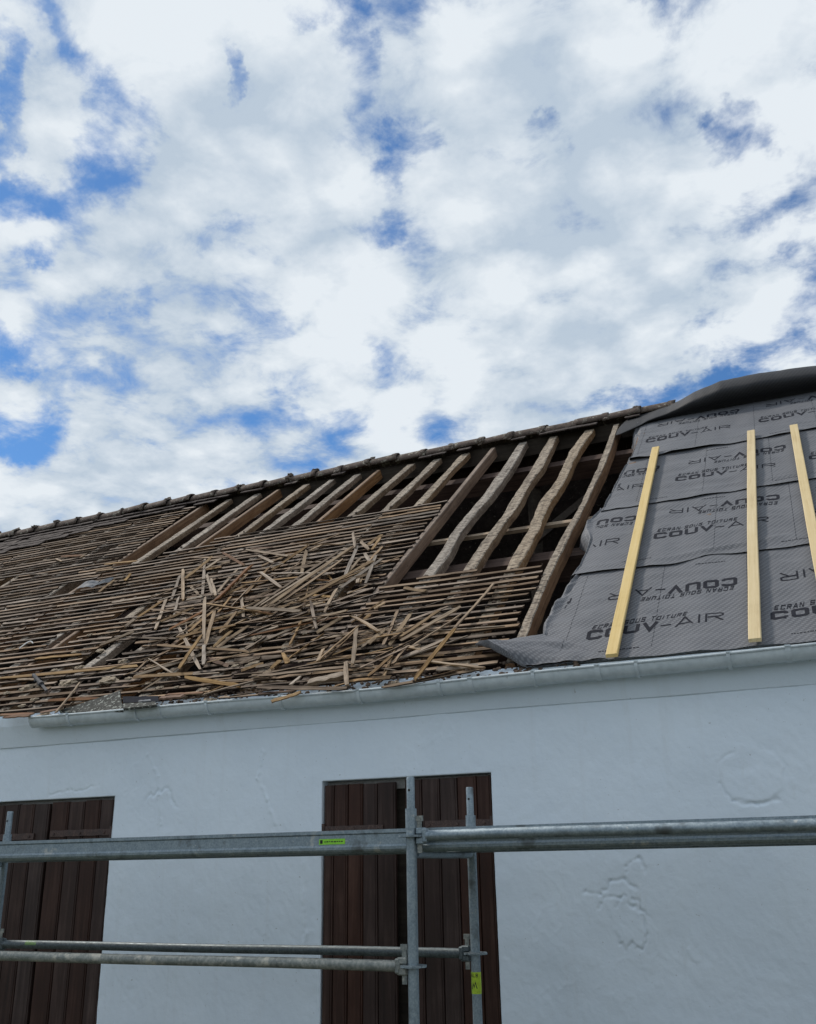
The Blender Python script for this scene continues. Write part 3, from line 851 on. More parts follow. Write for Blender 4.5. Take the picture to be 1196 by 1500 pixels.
for (p, q, v) in pieces:
    j = lambda s: random.uniform(-s, s)
    dis = 0.015 if p < -3.4 else 0.006
    a = roof(p, v + j(dis), 0.0085 + abs(j(.004))); b = roof(q, v + j(dis), 0.0085 + abs(j(.004)))
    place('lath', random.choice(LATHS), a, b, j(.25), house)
fm = MB()
for (p, q, v) in far:
    for k in range(1):
        a, b = p, q
        fm.add([(a, v - .016, .002), (b, v - .016 + random.uniform(-.01, .01), .002), (b, v + .016, .002), (a, v + .016, .002), (a, v - .016, .016), (b, v - .016, .016), (b, v + .016, .016), (a, v + .016, .016)],
               [(0, 3, 2, 1), (4, 5, 6, 7), (0, 1, 5, 4), (2, 3, 7, 6), (0, 4, 7, 3), (1, 2, 6, 5)])
if far: tag(fm.build('far_laths', M_LATH, house, ROOF_M), kind='stuff')

# mortar crumbs left on the rafters between the laths, and rubble caught on the lower laths
ico = bmesh.new(); bmesh.ops.create_icosphere(ico, subdivisions=1, radius=1.0); ico.verts.index_update()
ICO_V = [q.co.copy() for q in ico.verts]; ICO_F = [tuple(q.index for q in f.verts) for f in ico.faces]; ico.free()
cr = MB()


def crumb(mb, u, v, n, s, flat=0.6):
    sd_ = random.random() * 99
    sx, sy = s * random.uniform(.7, 1.5), s * random.uniform(.6, 1.1)
    mb.add([(u + q.x * sx * (1 + .4 * mnoise.noise(q * 1.7 + Vector((sd_, 0, 0)))), v + q.y * sy * (1 + .4 * mnoise.noise(q * 1.7 + Vector((0, sd_, 0)))), n + q.z * s * flat * (1 + .4 * mnoise.noise(q * 2 + Vector((0, 0, sd_))))) for q in ICO_V], ICO_F)


vrow = 0.05
while vrow < 5.5:
    for u in RAFT_U:
        if u < -1.8 and vrow < lath_top(u) + 0.1 and random.random() < 0.5:
            crumb(cr, u + random.uniform(-.03, .03), vrow + 0.05 + random.uniform(-.01, .01), 0.006, random.uniform(.012, .024))
    vrow += 0.1035
for k in range(420):
    u = random.uniform(-8.5, -1.9); v = abs(random.gauss(0, 1.1)) + 0.0
    if v < min(lath_top(u), 3.6): crumb(cr, u, v, random.uniform(-.004, .016), random.uniform(.006, .017))
for k in range(520):
    crumb(cr, random.uniform(-5.7, -1.4), random.uniform(-.13, .05), random.uniform(-.02, .012), random.uniform(.006, .018))
tag(cr.build('mortar_crumbs', M_RUBBLE, house, ROOF_M), kind='stuff')


# ---- ridge tiles with mortar joints
def ridge_tile_mesh(seed):
    r = random.Random(seed); vs_, fs = [], []
    prof = [(0, .106), (.05, .110), (.32, .113), (.335, .119), (.38, .121), (.405, .119)]
    k = 12
    for (x, rad) in prof:
        for inner in (0, 1):
            for i in range(k + 1):
                a = math.pi * (i / k) * 1.06 - 0.03 * math.pi; rr = (rad - (.016 if inner else 0)) * (1 + .012 * r.uniform(-1, 1))
                vs_.append((x + r.uniform(-.003, .003), -math.cos(a) * rr * 1.08, math.sin(a) * rr))
    w = 2 * (k + 1)
    for s in range(len(prof) - 1):
        for i in range(k):
            fs.append((s * w + i, s * w + i + 1, (s + 1) * w + i + 1, (s + 1) * w + i))
            fs.append((s * w + k + 1 + i, (s + 1) * w + k + 1 + i, (s + 1) * w + k + 2 + i, s * w + k + 2 + i))
        for e in (0, k): fs.append((s * w + e, (s + 1) * w + e, (s + 1) * w + k + 1 + e, s * w + k + 1 + e))
    for s in (0, len(prof) - 1):
        for i in range(k): fs.append((s * w + i, s * w + k + 1 + i, s * w + k + 2 + i, s * w + i + 1))
    me = bpy.data.meshes.new('ridge_tile'); me.from_pydata(vs_, [], fs); me.update()
    bm = bmesh.new(); bm.from_mesh(me); bmesh.ops.recalc_face_normals(bm, faces=bm.faces); bm.to_mesh(me); bm.free()
    me.materials.append(M_TILE); me.polygons.foreach_set('use_smooth', [True] * len(me.polygons))
    return me


RT = [ridge_tile_mesh(i) for i in range(4)]
LUMPS = []
for i in range(6):
    r = random.Random(900 + i); bm = bmesh.new(); bmesh.ops.create_icosphere(bm, subdivisions=3, radius=1.0)
    for q in bm.verts:
        q.co.z = max(q.co.z, -.35); q.co *= 1 + 0.6 * mnoise.noise(q.co * 1.6 + Vector((i * 9, 0, 0))) + 0.34 * mnoise.noise(q.co * 3.6 + Vector((0, i * 5, 0))) + 0.18 * mnoise.noise(q.co * 9 + Vector((0, 0, i * 3)))
    me = bpy.data.meshes.new('mortar_lump'); bm.to_mesh(me); bm.free(); LUMPS.append(me)
RIDGE_LUMPS = [me.copy() for me in LUMPS]
for me in LUMPS: me.materials.append(M_MORTAR)
M_RIDGE_MORTAR = mineral('lichened_ridge_mortar', [(0.3, (0.07, 0.055, 0.045)), (0.5, (0.19, 0.16, 0.135)), (0.7, (0.33, 0.29, 0.25))], 6, bstr=0.8)
for me in RIDGE_LUMPS: me.materials.append(M_RIDGE_MORTAR)
x = -13.1; k = 0
while x < -1.25:
    jz = random.uniform(-.014, .010)
    q0, q1 = roof(x, ridge_v(x)), roof(x + .385, ridge_v(x + .385))
    mm = frame(Vector((x, q0.y, q0.z - 0.012 + jz)), Vector((0.385, random.uniform(-.022, .022), q1.z - q0.z + random.uniform(-.008, .008))), Vector((0, 0, 1))) @ Matrix.Rotation(random.uniform(-.06, .06), 4, 'X')
    o = bpy.data.objects.new('ridge_tile', RT[k % 4]); COL.objects.link(o); o.parent = house; o.matrix_basis = parent_inv(house) @ mm
    for s in range(2):
        ang = random.uniform(-.2, 1.1) if s == 0 else random.uniform(1.2, 2.4)
        o2 = bpy.data.objects.new('joint_mortar', random.choice(RIDGE_LUMPS)); COL.objects.link(o2); o2.parent = o
        sc = random.uniform(.016, .042)
        o2.matrix_basis = Matrix.Translation((0.375 + random.uniform(-.03, .03), -math.cos(ang) * .118, math.sin(ang) * .112)) @ Matrix.Rotation(random.uniform(0, 6), 4, 'X') @ Matrix.Diagonal((sc * 1.3, sc, sc * .7, 1))
    x += .385; k += 1


# ---- flat tiles left under the ridge
def flat_tile_mesh(seed):
    r = random.Random(seed); vs_, fs = [], []
    nx, ny = 4, 3
    for top in (1, 0):
        for j in range(ny + 1):
            for i in range(nx + 1):
                e = r.uniform(-.004, .004)
                vs_.append(((i / nx - .5) * .17 + e, j / ny * .26 + e, (0.013 if top else 0) + 0.006 * math.sin(math.pi * j / ny) + r.uniform(-.0012, .0012)))
    w = nx + 1; h = (nx + 1) * (ny + 1)
    for j in range(ny):
        for i in range(nx):
            a = j * w + i; fs.append((a, a + 1, a + w + 1, a + w)); fs.append((h + a, h + a + w, h + a + w + 1, h + a + 1))
    for i in range(nx):
        fs.append((i, h + i, h + i + 1, i + 1)); a = ny * w + i; fs.append((a, a + 1, h + a + 1, h + a))
    for j in range(ny):
        a = j * w; fs.append((a, a + w, h + a + w, h + a)); a = j * w + nx; fs.append((a, h + a, h + a + w, a + w))
    me = bpy.data.meshes.new('roof_tile'); me.from_pydata(vs_, [], fs); me.update(); me.materials.append(M_FLAT_TILE)
    bm = bmesh.new(); bm.from_mesh(me); bmesh.ops.recalc_face_normals(bm, faces=bm.faces); bm.to_mesh(me); bm.free()
    return me


FT = [flat_tile_mesh(i) for i in range(5)]


def put_tile(u, v, tilt=0.09, n=0.03, rot=0.0):
    o = bpy.data.objects.new('roof_tile', random.choice(FT)); COL.objects.link(o); o.parent = house
    o.matrix_basis = parent_inv(house) @ ROOF_M @ Matrix.Translation((u, v, n)) @ Matrix.Rotation(rot, 4, 'Z') @ Matrix.Rotation(-tilt, 4, 'X')


u = -12.8
while u < -1.55:
    rv = ridge_v(u)
    for k in range(2):
        if random.random() < (0.93 if u < -7.2 else (0.45 if k else 0.0)): put_tile(u + random.uniform(-.01, .01), rv - 0.30 + 0.10 * k + random.uniform(-.02, .02), 0.10 + .04 * random.random(), 0.030 + 0.017 * k, random.uniform(-.06, .06))
    if u < -7.6:
        lowv = np.interp(u, [-12.8, -10.4, -9.8, -9.05, -7.6], [4.6, 4.72, 4.88, 5.16, 5.5])
        vv = rv - 0.42
        while vv > lowv:
            if random.random() < 0.9: put_tile(u + random.uniform(-.012, .012), vv + random.uniform(-.02, .02), 0.08 + .04 * random.random(), 0.026, random.uniform(-.05, .05))
            vv -= 0.115
    u += 0.172


# ---- shutters
def shutter(edges, z0, z1, y=WALL_Y + 0.012, strap=None, label=None):
    x0, x1 = edges[0], edges[-1]
    fr = MB(); fr.box(x0 + .02, x1 - .02, y + .0305, y + .052, z1 - .42, z1 - .32); fr.box(x0 + .02, x1 - .02, y + .0305, y + .052, z0 + .25, z0 + .35)
    root = fr.build('shutter', M_SHUT, house)
    if label: root['label'] = label
    for a, b in zip(edges[:-1], edges[1:]):
        d = random.uniform(-.002, .002); e = 0.0022
        poly = [(a + e, y + .006 + d), (a + e + .005, y + d), (b - .017, y + d), (b - .016, y + .004 + d), (b - .012, y + .004 + d), (b - .011, y + .001 + d), (b - e - .003, y + .001 + d), (b - e, y + .005 + d), (b - e, y + .03), (a + e, y + .03)]
        p = MB(); p.prism(poly, z0, z1 - abs(random.uniform(0, .008)), axis='Z')
        xm = (a + b) / 2
        p.v = [(vx - xm, vy - y, vz - z0) for (vx, vy, vz) in p.v]
        p.build('plank', M_SHUT, root, Matrix.Translation((xm, y, z0)))
    if strap:
        sx0, sx1, sz, hinge = strap
        s = MB()
        k = 8; yf = y - .011
        for i in range(k):
            a = sx0 + (sx1 - sx0) * i / k; b = sx0 + (sx1 - sx0) * (i + 1) / k
            s.box(a, b, yf, y - .0025, sz - .021 - .002 * (i % 2), sz + .022 + .002 * ((i + 1) % 2))
        for f in (0.06, 0.5, 0.9):
            bx = sx0 + (sx1 - sx0) * f
            s.tube([(bx, yf + .002, sz), (bx, yf - .006, sz)], [.013, .009], 8)
        s.tube([(hinge, yf + .004, sz - .04), (hinge, yf + .004, sz + .04)], .013, 8)
        s.build('strap_hinge', M_IRON, root)
    return root


shutter([-3.238, -3.165, -3.06, -2.95, -2.845, -2.712], 0.06, 2.128, strap=(-3.225, -2.80, 1.838, -3.238))
shutter([-2.645, -2.525, -2.40, -2.28, -2.15, -2.05], 0.06, 2.14, strap=(-2.50, -2.06, 1.85, -2.052))
shutter([-6.195, -6.07, -5.92, -5.77, -5.622], 0.06, 2.105, strap=(-6.18, -5.74, 1.862, -6.19))
shutter([-5.600, -5.43, -5.28, -5.13, -5.003], 0.06, 2.108, strap=(-5.58, -5.01, 1.875, -5.005))
for (a, b, c, d) in OPEN:
    f = MB(); f.box(a - .005, b + .005, WALL_Y + .075, WALL_Y + .13, d - .065, d - .002); f.box(a, a + .06, WALL_Y + .075, WALL_Y + .13, 0.02, d - .067); f.box(b - .06, b, WALL_Y + .075, WALL_Y + .13, 0.02, d - .067)
    f.build('door_frame', M_FRAMEW, house)
    f = MB(); f.box(a + .061, b - .061, WALL_Y + .09, WALL_Y + .12, 0.02, d - .068); f.build('door_leaf', M_DARKIN, house)


# ---- gutter
GY, GZ, GR = 5.872, 2.722, 0.056


def gutter_z(x): return GZ + 0.012 * math.sin(x * 0.9 + 1.0) + 0.004 * math.sin(x * 2.7)


gx0, gx1 = -5.74, HX1
g = MB(); k = 110; seg = 12; vs_, fs = [], []
for i in range(k + 1):
    x = gx0 + (gx1 - gx0) * i / k
    for inner in (0, 1):
        for j in range(seg + 1):
            a = math.pi + math.pi * j / seg; r = GR - (.003 if inner else 0)
            vs_.append((x, GY + math.cos(a) * r, gutter_z(x) + math.sin(a) * r * 1.25))
w = 2 * (seg + 1)
for i in range(k):
    for j in range(seg):
        fs.append((i * w + j, i * w + j + 1, (i + 1) * w + j + 1, (i + 1) * w + j)); b_ = seg + 1
        fs.append((i * w + b_ + j, (i + 1) * w + b_ + j, (i + 1) * w + b_ + j + 1, i * w + b_ + j + 1))
    for e in (0, seg): fs.append((i * w + e, (i + 1) * w + e, (i + 1) * w + seg + 1 + e, i * w + seg + 1 + e))
g.add(vs_, fs)
# rolled front bead
g.tube([(gx0 + (gx1 - gx0) * i / k, GY - GR - .002, gutter_z(gx0 + (gx1 - gx0) * i / k) + .004) for i in range(k + 1)], .0085, 8)
gut = shade_auto(g.build('gutter', M_ZINC, house), 40)
e = MB(); z = gutter_z(gx0)
arc = [(GY + math.cos(math.pi + math.pi * j / 12) * (GR + .002), z + math.sin(math.pi + math.pi * j / 12) * (GR * 1.25 + .002)) for j in range(13)]
e.prism(arc, gx0 - .004, gx0 + .004); e.build('end_cap', M_ZINC, gut)


def gutter_ring(x, wid, grow, name, mat, tail):
    b = MB(); z = gutter_z(x); n = 14; vs_, fs = [], []
    for s in (0, 1):
        for layer in (0, 1):
            for j in range(n + 1):
                a = math.pi + math.pi * j / n; r = GR + (.001 if layer == 0 else grow)
                vs_.append((x + (wid if s else 0), GY + math.cos(a) * r, z + math.sin(a) * (r + GR * .25)))
    h = n + 1
    for j in range(n):
        fs += [(h + j, h + j + 1, 3 * h + j + 1, 3 * h + j), (j, 2 * h + j, 2 * h + j + 1, j + 1), (j, j + 1, h + j + 1, h + j), (2 * h + j, 3 * h + j, 3 * h + j + 1, 2 * h + j + 1)]
    b.add(vs_, fs)
    b.box(x, x + wid, GY - GR - .016, GY - GR + .004, z + .006, z + .016)
    if tail: b.box(x, x + wid, GY + GR + .0005, 5.95, z - .03, z - .022)
    b.build(name, mat, gut)


for bx in (-5.37, -4.74, -4.11, -3.50, -2.90, -2.32, -1.69, -1.05, -0.52, 0.1, 0.7, 1.3, 1.9):
    gutter_ring(bx, 0.020, .009, 'gutter_bracket', M_ZINC, True)
for jx in (-4.53, -2.11, -1.29, -0.20):
    gutter_ring(jx, 0.030, .006, 'gutter_joint', M_ZINC, False)

# ------------------------------------------------------------------ roofing membrane
STRIP_V0 = [-0.05, 1.355, 2.715, 4.13]
STRIP_V1 = [1.47, 2.83, 4.25, 5.54]
MEMB_R = 2.55
BATTENS = [(-1.24, 4.27, -1.19, -0.09), (-0.325, 4.27, -0.357, -0.07), (0.06, 4.21, 0.06, -0.08)]


def left_edge(k, v):
    if k == 0: return float(np.interp(v, [-.1, .35, .8, 1.05, 1.42], [-1.70, -1.69, -1.655, -1.62, -1.585]))
    if k == 1: return float(np.interp(v, [1.3, 1.5, 2.1, 2.5, 2.8], [-1.66, -1.62, -1.60, -1.66, -1.615]))
    if k == 2: return float(np.interp(v, [2.6, 2.9, 3.5, 4.2], [-1.60, -1.585, -1.55, -1.50]))
    return float(np.interp(v, [4.1, 5.5, 6], [-1.49, -1.485, -1.485]))


def nz(x, y, z=0.0): return mnoise.noise((x, y, z))


def v_low(k, u):
    base = STRIP_V0[k]
    if k == 0: return base + 0.012 * nz(u * 2, 1)
    wob = 0.028 * nz(u * 1.6, k * 5.0) + 0.012 * nz(u * 5, k * 3.0)
    if k == 1: wob += 0.05 * math.exp(-((u + 0.62) / .14) ** 2) - 0.05 * math.exp(-((u + 1.0) / .22) ** 2)
    return base + wob


def strip_n(k, u, v):
    """height of strip k over the rafter plane"""
    t0 = v - v_low(k, u); t1 = STRIP_V1[k] - v
    press = 1.0
    for (ua, va, ub, vb) in BATTENS:
        ub_ = ua + (ub - ua) * (v - va) / (vb - va)
        if v < va + .05: press = min(press, 0.25 + min(1.0, max(0.0, abs(u - ub_) - 0.04) / 0.16))
    sag = -0.006 * (0.5 + 0.5 * math.cos(2 * math.pi * (u + 1.47) / 0.385 + math.pi))      # slack between rafters
    wr = 0.010 * nz(u * 1.1 + k * 7, v * 5.5, k) + 0.006 * nz(u * 2.2, v * 14 + u * 2, k + 4) + 0.0022 * nz(u * 9, v * 22, 3) + 0.010 * max(0.0, 0.16 - abs(nz(u * 2.1 + v * 1.3, v * 6.5 - u, k + 11)))* 3.0
    fade = min(1.0, max(0.0, t1 / 0.2))
    n = 0.006 + (sag + wr * 0.8) * press * (0.25 + 0.75 * fade)
    n += 0.0125 * math.exp(-max(0, t0) / 0.16) * (1 if k else .3)
    n += 0.030 * math.exp(-max(0, t0) / 0.10) * max(0.0, nz(u * 1.9 + 2.0 * k, k * 9.1) + .12) * press * (1 if k else .5)
    if k == 1:                                                       # slack fold across the second strip, diagonal
        d = (v - 1.50) - 0.16 * (u + 0.6)
        n += 0.024 * math.exp(-(d / .035) ** 2) * math.exp(-((u + 0.55) / .45) ** 2) * press
    if k == 2:
        d = (v - 2.92) + 0.05 * (u + 0.3)
        n += 0.016 * math.exp(-(d / .03) ** 2) * math.exp(-((u - 0.1) / .6) ** 2) * press
    return n


def crest(u):          # how far the loose top lap billows above the ridge
    return float(np.interp(u, [-1.8, -1.5, -1.2, -0.9, -0.6, -0.2, 0.15, 0.5, 1.5, 3], [0.02, 0.035, 0.085, 0.185, 0.25, 0.25, 0.235, 0.21, 0.20, 0.19])) + .008 * nz(u * 2.5, 4)


def sheet_point(k, u, v): return roof(u, v, strip_n(k, u, v))


def grid_faces(nu, nv, off=0):
    return [(off + j * nu + i, off + j * nu + i + 1, off + (j + 1) * nu + i + 1, off + (j + 1) * nu + i) for j in range(nv - 1) for i in range(nu - 1)]


def add_uv(me, uvs):
    l = me.uv_layers.new(name='UVMap')
    for lp in me.loops: l.data[lp.index].uv = uvs[lp.vertex_index]


MEM_LABELS = ['lowest strip of grey printed membrane, loose corner flapping over the gutter',
              'second strip of grey printed membrane up from the gutter, crumpled at its left edge',
              'third strip of grey printed membrane up from the gutter, below the topmost one',
              'topmost strip of grey printed membrane, billowing up over the ridge']
STRIPS = []
for k in range(4):
    verts, uvs, faces = [], [], []
    NU, NV = 150, 58
    for j in range(NV):
        for i in range(NU):
            s = i / (NU - 1); s = s ** 1.25
            t = j / (NV - 1)
            vmid = STRIP_V0[k] + (STRIP_V1[k] - STRIP_V0[k]) * t
            uL = left_edge(k, vmid); u = uL + (MEMB_R - uL) * s
            v = v_low(k, u) + (STRIP_V1[k] - v_low(k, u)) * t
            verts.append(roof(u, v, strip_n(k, u, v))); uvs.append((u, v))
    faces += grid_faces(NU, NV)
    # the left margin folds over the last rafter and hangs into the open bay
    M = 16; off = len(verts)
    for j in range(NV):
        t = j / (NV - 1); vmid = STRIP_V0[k] + (STRIP_V1[k] - STRIP_V0[k]) * t
        uL = left_edge(k, vmid); v = v_low(k, uL) + (STRIP_V1[k] - v_low(k, uL)) * t
        if k == 0: hang = 0.125 * float(sstep(0.25, 0.6, v)) * float(1 - .6 * sstep(1.15, 1.5, v)) + 0.03 * float(sstep(.25, .4, v))
        elif k == 1: hang = 0.05 + 0.15 * math.exp(-((v - 2.36) / .22) ** 2)
        elif k == 2: hang = 0.05
        else: hang = 0.16 * float(sstep(4.6, 5.3, v)) + .02
        n0 = strip_n(k, uL, v)
        for i in range(M):
            q = i / (M - 1)
            puff = math.sin(math.pi * min(1, q * 1.15)) * (0.024 + .018 * nz(v * 4, k * 3.0, q))
            uu = uL - hang * (0.95 * q - .15 * q * q) + 0.03 * nz(v * 2.6, q * 1.5, k + 1.0) * q * min(1, hang / .15)
            nn = n0 - 0.17 * q ** 2.2 * min(1, hang / .12) - 0.012 * math.sin(math.pi * min(1, q * 3)) + puff * 1.3 * min(1, hang / .15) + 0.030 * min(1, hang / .12) * math.sin(math.pi * min(1, q * 1.3)) * (0.5 - abs(nz(v * 3.6 + q * 1.6, q * 2.2 + k * 3.0)) * 2.2) + 0.020 * q * nz(v * 5 + q * 3, k + 9.0) * min(1, hang / .15)
            verts.append(roof(uu, v + 0.03 * q * nz(v * 5, q, 2), nn)); uvs.append((uu, v))
    faces += grid_faces(M, NV, off)
    if k == 0:                                                        # loose bottom corner, lying over the laths and lifting at its tip
        off = len(verts); A, T, B, Rr = (-1.715, 0.40, 0.012), (-2.14, 0.225, 0.075), (-1.74, -0.055, 0.030), (-1.215, -0.048, 0.022)
        n_ = 30
        for j in range(n_):
            b = j / (n_ - 1)
            for i in range(n_):
                a = i / (n_ - 1)                                      # a: 0 at the strip, 1 at the tip side ; b: 0 top edge, 1 gutter edge
                p = [(1 - b) * ((1 - a) * A[q] + a * T[q]) + b * ((1 - a) * Rr[q] + a * B[q]) for q in range(3)]
                bow = 0.085 * math.sin(math.pi * b) * a ** 2.0
                lift = 0.085 * math.sin(math.pi * min(1, b * 1.05)) * a ** 1.5 + 0.020 * math.exp(-((b - .25 - .2 * (1 - a)) / .14) ** 2) * (1 - a * .6)
                dip = -0.018 * math.exp(-((b - .55) / .12) ** 2) * (1 - a * .5)
                edge = 0.02 * nz(a * 3, b * 4, 8)
                nn = p[2] + lift + dip * .6 + 0.010 * nz(a * 5, b * 6, 2)
                verts.append(roof(p[0] - bow * .25 + edge * .4 * a, p[1] + edge * .3, nn)); uvs.append((p[0], p[1]))
        faces += grid_faces(n_, n_, off)
        # the tip curls under itself
        off = len(verts)
        for j in range(n_):
            b = j / (n_ - 1); base = Vector(verts[off - n_ * n_ + j * n_ + n_ - 1])
            for i in range(8):
                q = i / 7
                verts.append(base + U * (0.12 * q * q - 0.03 * math.sin(math.pi * q)) * math.sin(math.pi * (b * .9 + .05)) - Nn * (0.09 * math.sin(math.pi * q * .5)) * math.sin(math.pi * (b * .9 + .05))); uvs.append((b, q * .1))
        faces += grid_faces(8, n_, off)
    lap_from = len(faces)
    if k == 3:                                                        # the top lap bulges outwards and goes over the ridge
        off = len(verts); NB, NUU = 26, 150
        for j in range(NB):
            t = j / (NB - 1)
            for i in range(NUU):
                s = (i / (NUU - 1)) ** 1.25
                flare = 0.0 if t < 0.05 else float(sstep(0.05, 0.45, t))
                uL = -1.485 - 0.27 * flare * (1 - .75 * float(sstep(.55, 1, t)))
                u = uL + (MEMB_R - uL) * s
                c = crest(u)
                # profile in (v, n): out of the plane, over the top, down the far side
                P = [(5.54, 0.006), (5.545 - .12 * c, 0.22 * c), (5.545 - .45 * c, 0.62 * c), (5.56 - .42 * c, 0.98 * c), (5.70, 1.10 * c), (5.92, 0.80 * c), (6.05, 0.25 * c), (6.12, -0.25)]
                x = t * (len(P) - 1); a = min(int(x), len(P) - 2); f = x - a
                p0, p1, p2, p3 = P[max(a - 1, 0)], P[a], P[a + 1], P[min(a + 2, len(P) - 1)]
                cr_ = [0.5 * (2 * p1[q] + (p2[q] - p0[q]) * f + (2 * p0[q] - 5 * p1[q] + 4 * p2[q] - p3[q]) * f * f + (3 * p1[q] - p0[q] - 3 * p2[q] + p3[q]) * f ** 3) for q in (0, 1)]
                if t < 0.03: cr_[1] = strip_n(3, u, 5.54)
                lw = float(np.interp(u, [-1.7, -1.42, -1.15], [0.58, 0.10, 0.0])) * math.exp(-((t - .45) / .26) ** 2)     # the free left rim dips
                wr = 0.010 * nz(u * 3, t * 3, 5) + 0.004 * nz(u * 9, t * 6, 6)
                verts.append(roof(u, cr_[0] - lw * .7, cr_[1] + wr * min(1, t * 4))); uvs.append((u, 5.54 + t * 1.1))
        faces += grid_faces(NUU, NB, off)
    o = mesh_obj('membrane_strip', verts, faces[:lap_from], M_MEMB, None, None, True)
    add_uv(o.data, uvs)
    if k == 3:                                                        # its black reverse side shows there
        lap = mesh_obj('turned_lap', verts[off:], [tuple(i - off for i in f) for f in faces[lap_from:]], M_REVERSE, o, None, True); add_uv(lap.data, uvs[off:])
        lap['label'] = 'near black reverse side of the sheet turned over the ridge'
        bm = bmesh.new(); bm.from_mesh(o.data); bmesh.ops.delete(bm, geom=[q for q in bm.verts if not q.link_faces], context='VERTS'); bm.to_mesh(o.data); bm.free()
    tag(o, MEM_LABELS[k], 'roofing membrane', 'membrane strips on the right of the roof')
    STRIPS.append(o)

# ---- printed lettering: strokes laid on the sheets
HEAVY = {'C': ([[(.92, .68), (.92, .80), (.82, .885), (.22, .885), (.115, .79), (.115, .21), (.22, .115), (.82, .115), (.92, .20), (.92, .32)]], 1.05),
         'O': ([[(.52, .885), (.22, .885), (.115, .79), (.115, .21), (.22, .115), (.82, .115), (.925, .21), (.925, .79), (.82, .885), (.50, .885)]], 1.05),
         'U': ([[(.115, 1.0), (.115, .21), (.22, .115), (.82, .115), (.925, .21), (.925, 1.0)]], 1.05),
         'V': ([[(.08, 1.0), (.50, .10), (.92, 1.0)]], 1.0)}
LIGHT = {'-': ([[(.05, .47), (.62, .47)]], .66), 'A': ([[(.02, 0), (.50, 1.0), (.98, 0)], [(.2, .30), (.8, .30)]], 1.0),
         'I': ([[(.08, 0), (.08, 1)]], .20), 'R': ([[(.05, 0), (.05, .96), (.75, .96), (.92, .86), (.92, .62), (.75, .52), (.12, .52)], [(.5, .5), (.95, 0)]], 1.0)}
SMALL = {'E': ([[(.9, .93), (.1, .93), (.1, .07), (.9, .07)], [(.12, .5), (.8, .5)]], 1), 'C': ([[(.9, .7), (.9, .93), (.1, .93), (.1, .07), (.9, .07), (.9, .3)]], 1),
         'R': ([[(.1, 0), (.1, .93), (.88, .93), (.88, .5), (.15, .5)], [(.5, .48), (.9, 0)]], 1), 'A': ([[(.05, 0), (.45, .95), (.6, .95), (.95, 0)], [(.25, .33), (.8, .33)]], 1),
         'N': ([[(.1, 0), (.1, .95), (.2, .95), (.8, .05), (.9, .05), (.9, 1)]], 1), 'S': ([[(.9, .75), (.9, .93), (.1, .93), (.1, .52), (.9, .48), (.9, .07), (.1, .07), (.1, .25)]], 1),
         'O': ([[(.5, .93), (.1, .93), (.1, .07), (.9, .07), (.9, .93), (.48, .93)]], 1), 'U': ([[(.1, 1), (.1, .07), (.9, .07), (.9, 1)]], 1),
         'T': ([[(.02, .93), (.98, .93)], [(.5, .86), (.5, 0)]], 1), 'I': ([[(.15, 0), (.15, 1)]], .3), ' ': ([], .55),
         'L': ([[(.1, 1), (.1, .07), (.9, .07)]], 1), 'B': ([[(.1, .5), (.1, .93), (.8, .93), (.88, .75), (.8, .52), (.15, .52)], [(.1, .5), (.1, .07), (.85, .07), (.92, .25), (.85, .48), (.2, .48)]], 1)}


def ribbon(pts, wx, wy):
    """mitred left and right rims of a stroke"""
    pts = [np.array(p, float) for p in pts]; L, Rr = [], []
    sc = np.array([1 / wx, 1 / wy]); q = [p * sc for p in pts]
    for i in range(len(q)):
        d0 = q[i] - q[i - 1] if i else q[1] - q[0]; d1 = q[i + 1] - q[i] if i < len(q) - 1 else d0
        d0 = d0 / np.linalg.norm(d0); d1 = d1 / np.linalg.norm(d1)
        n0 = np.array([-d0[1], d0[0]]); n1 = np.array([-d1[1], d1[0]]); mm = n0 + n1; mm /= np.linalg.norm(mm); l = 0.5 / max(0.45, mm @ n0)
        L.append((q[i] + mm * l) / sc); Rr.append((q[i] - mm * l) / sc)
    return L, Rr


class Print:
    def __init__(s): s.v, s.f, s.layer = [], [], 0

    def stroke(s, pts, wx, wy, mp):
        L, Rr = ribbon(pts, wx, wy); s.layer = (s.layer + 1) % 3
        prev = None
        for i in range(len(L) - 1):
            n = max(1, int(np.linalg.norm(mp(*pts[i + 1], 0) - mp(*pts[i], 0)) / 0.02))
            for j in range(n + 1):
                if j == 0 and prev is not None: continue
                f = j / n; a = L[i] * (1 - f) + L[i + 1] * f; b = Rr[i] * (1 - f) + Rr[i + 1] * f
                mid = (a + b) / 2; k0 = len(s.v)
                s.v += [mp(a[0], a[1], s.layer), mp(mid[0], mid[1], s.layer), mp(b[0], b[1], s.layer)]
                if prev is not None: s.f += [(prev, prev + 1, k0 + 1, k0), (prev + 1, prev + 2, k0 + 2, k0 + 1)]
                prev = k0

    def text(s, txt, font, u0, v0, w, h, to, sw, shear=0.0, gap=.20, flip=False, tilt=0.0, advance=None):
        tot = sum(font[c][1] for c in txt) + gap * (len(txt) - 1); sx = w / tot; x = 0
        for c in txt:
            for st in font[c][0]:
                def mp(a, b, lay, x=x):
                    uu = (x + a + shear * b) * sx; vv = b * h
                    if flip: uu = w - uu; vv = -vv
                    return to(u0 + uu, v0 + vv + tilt * uu, lay)
                s.stroke(st, sw[0], sw[1], mp)
            x += font[c][1] + gap


from mathutils.bvhtree import BVHTree
BVH = [BVHTree.FromPolygons([v.co for v in o.data.vertices], [list(p.vertices) for p in o.data.polygons]) for o in STRIPS]


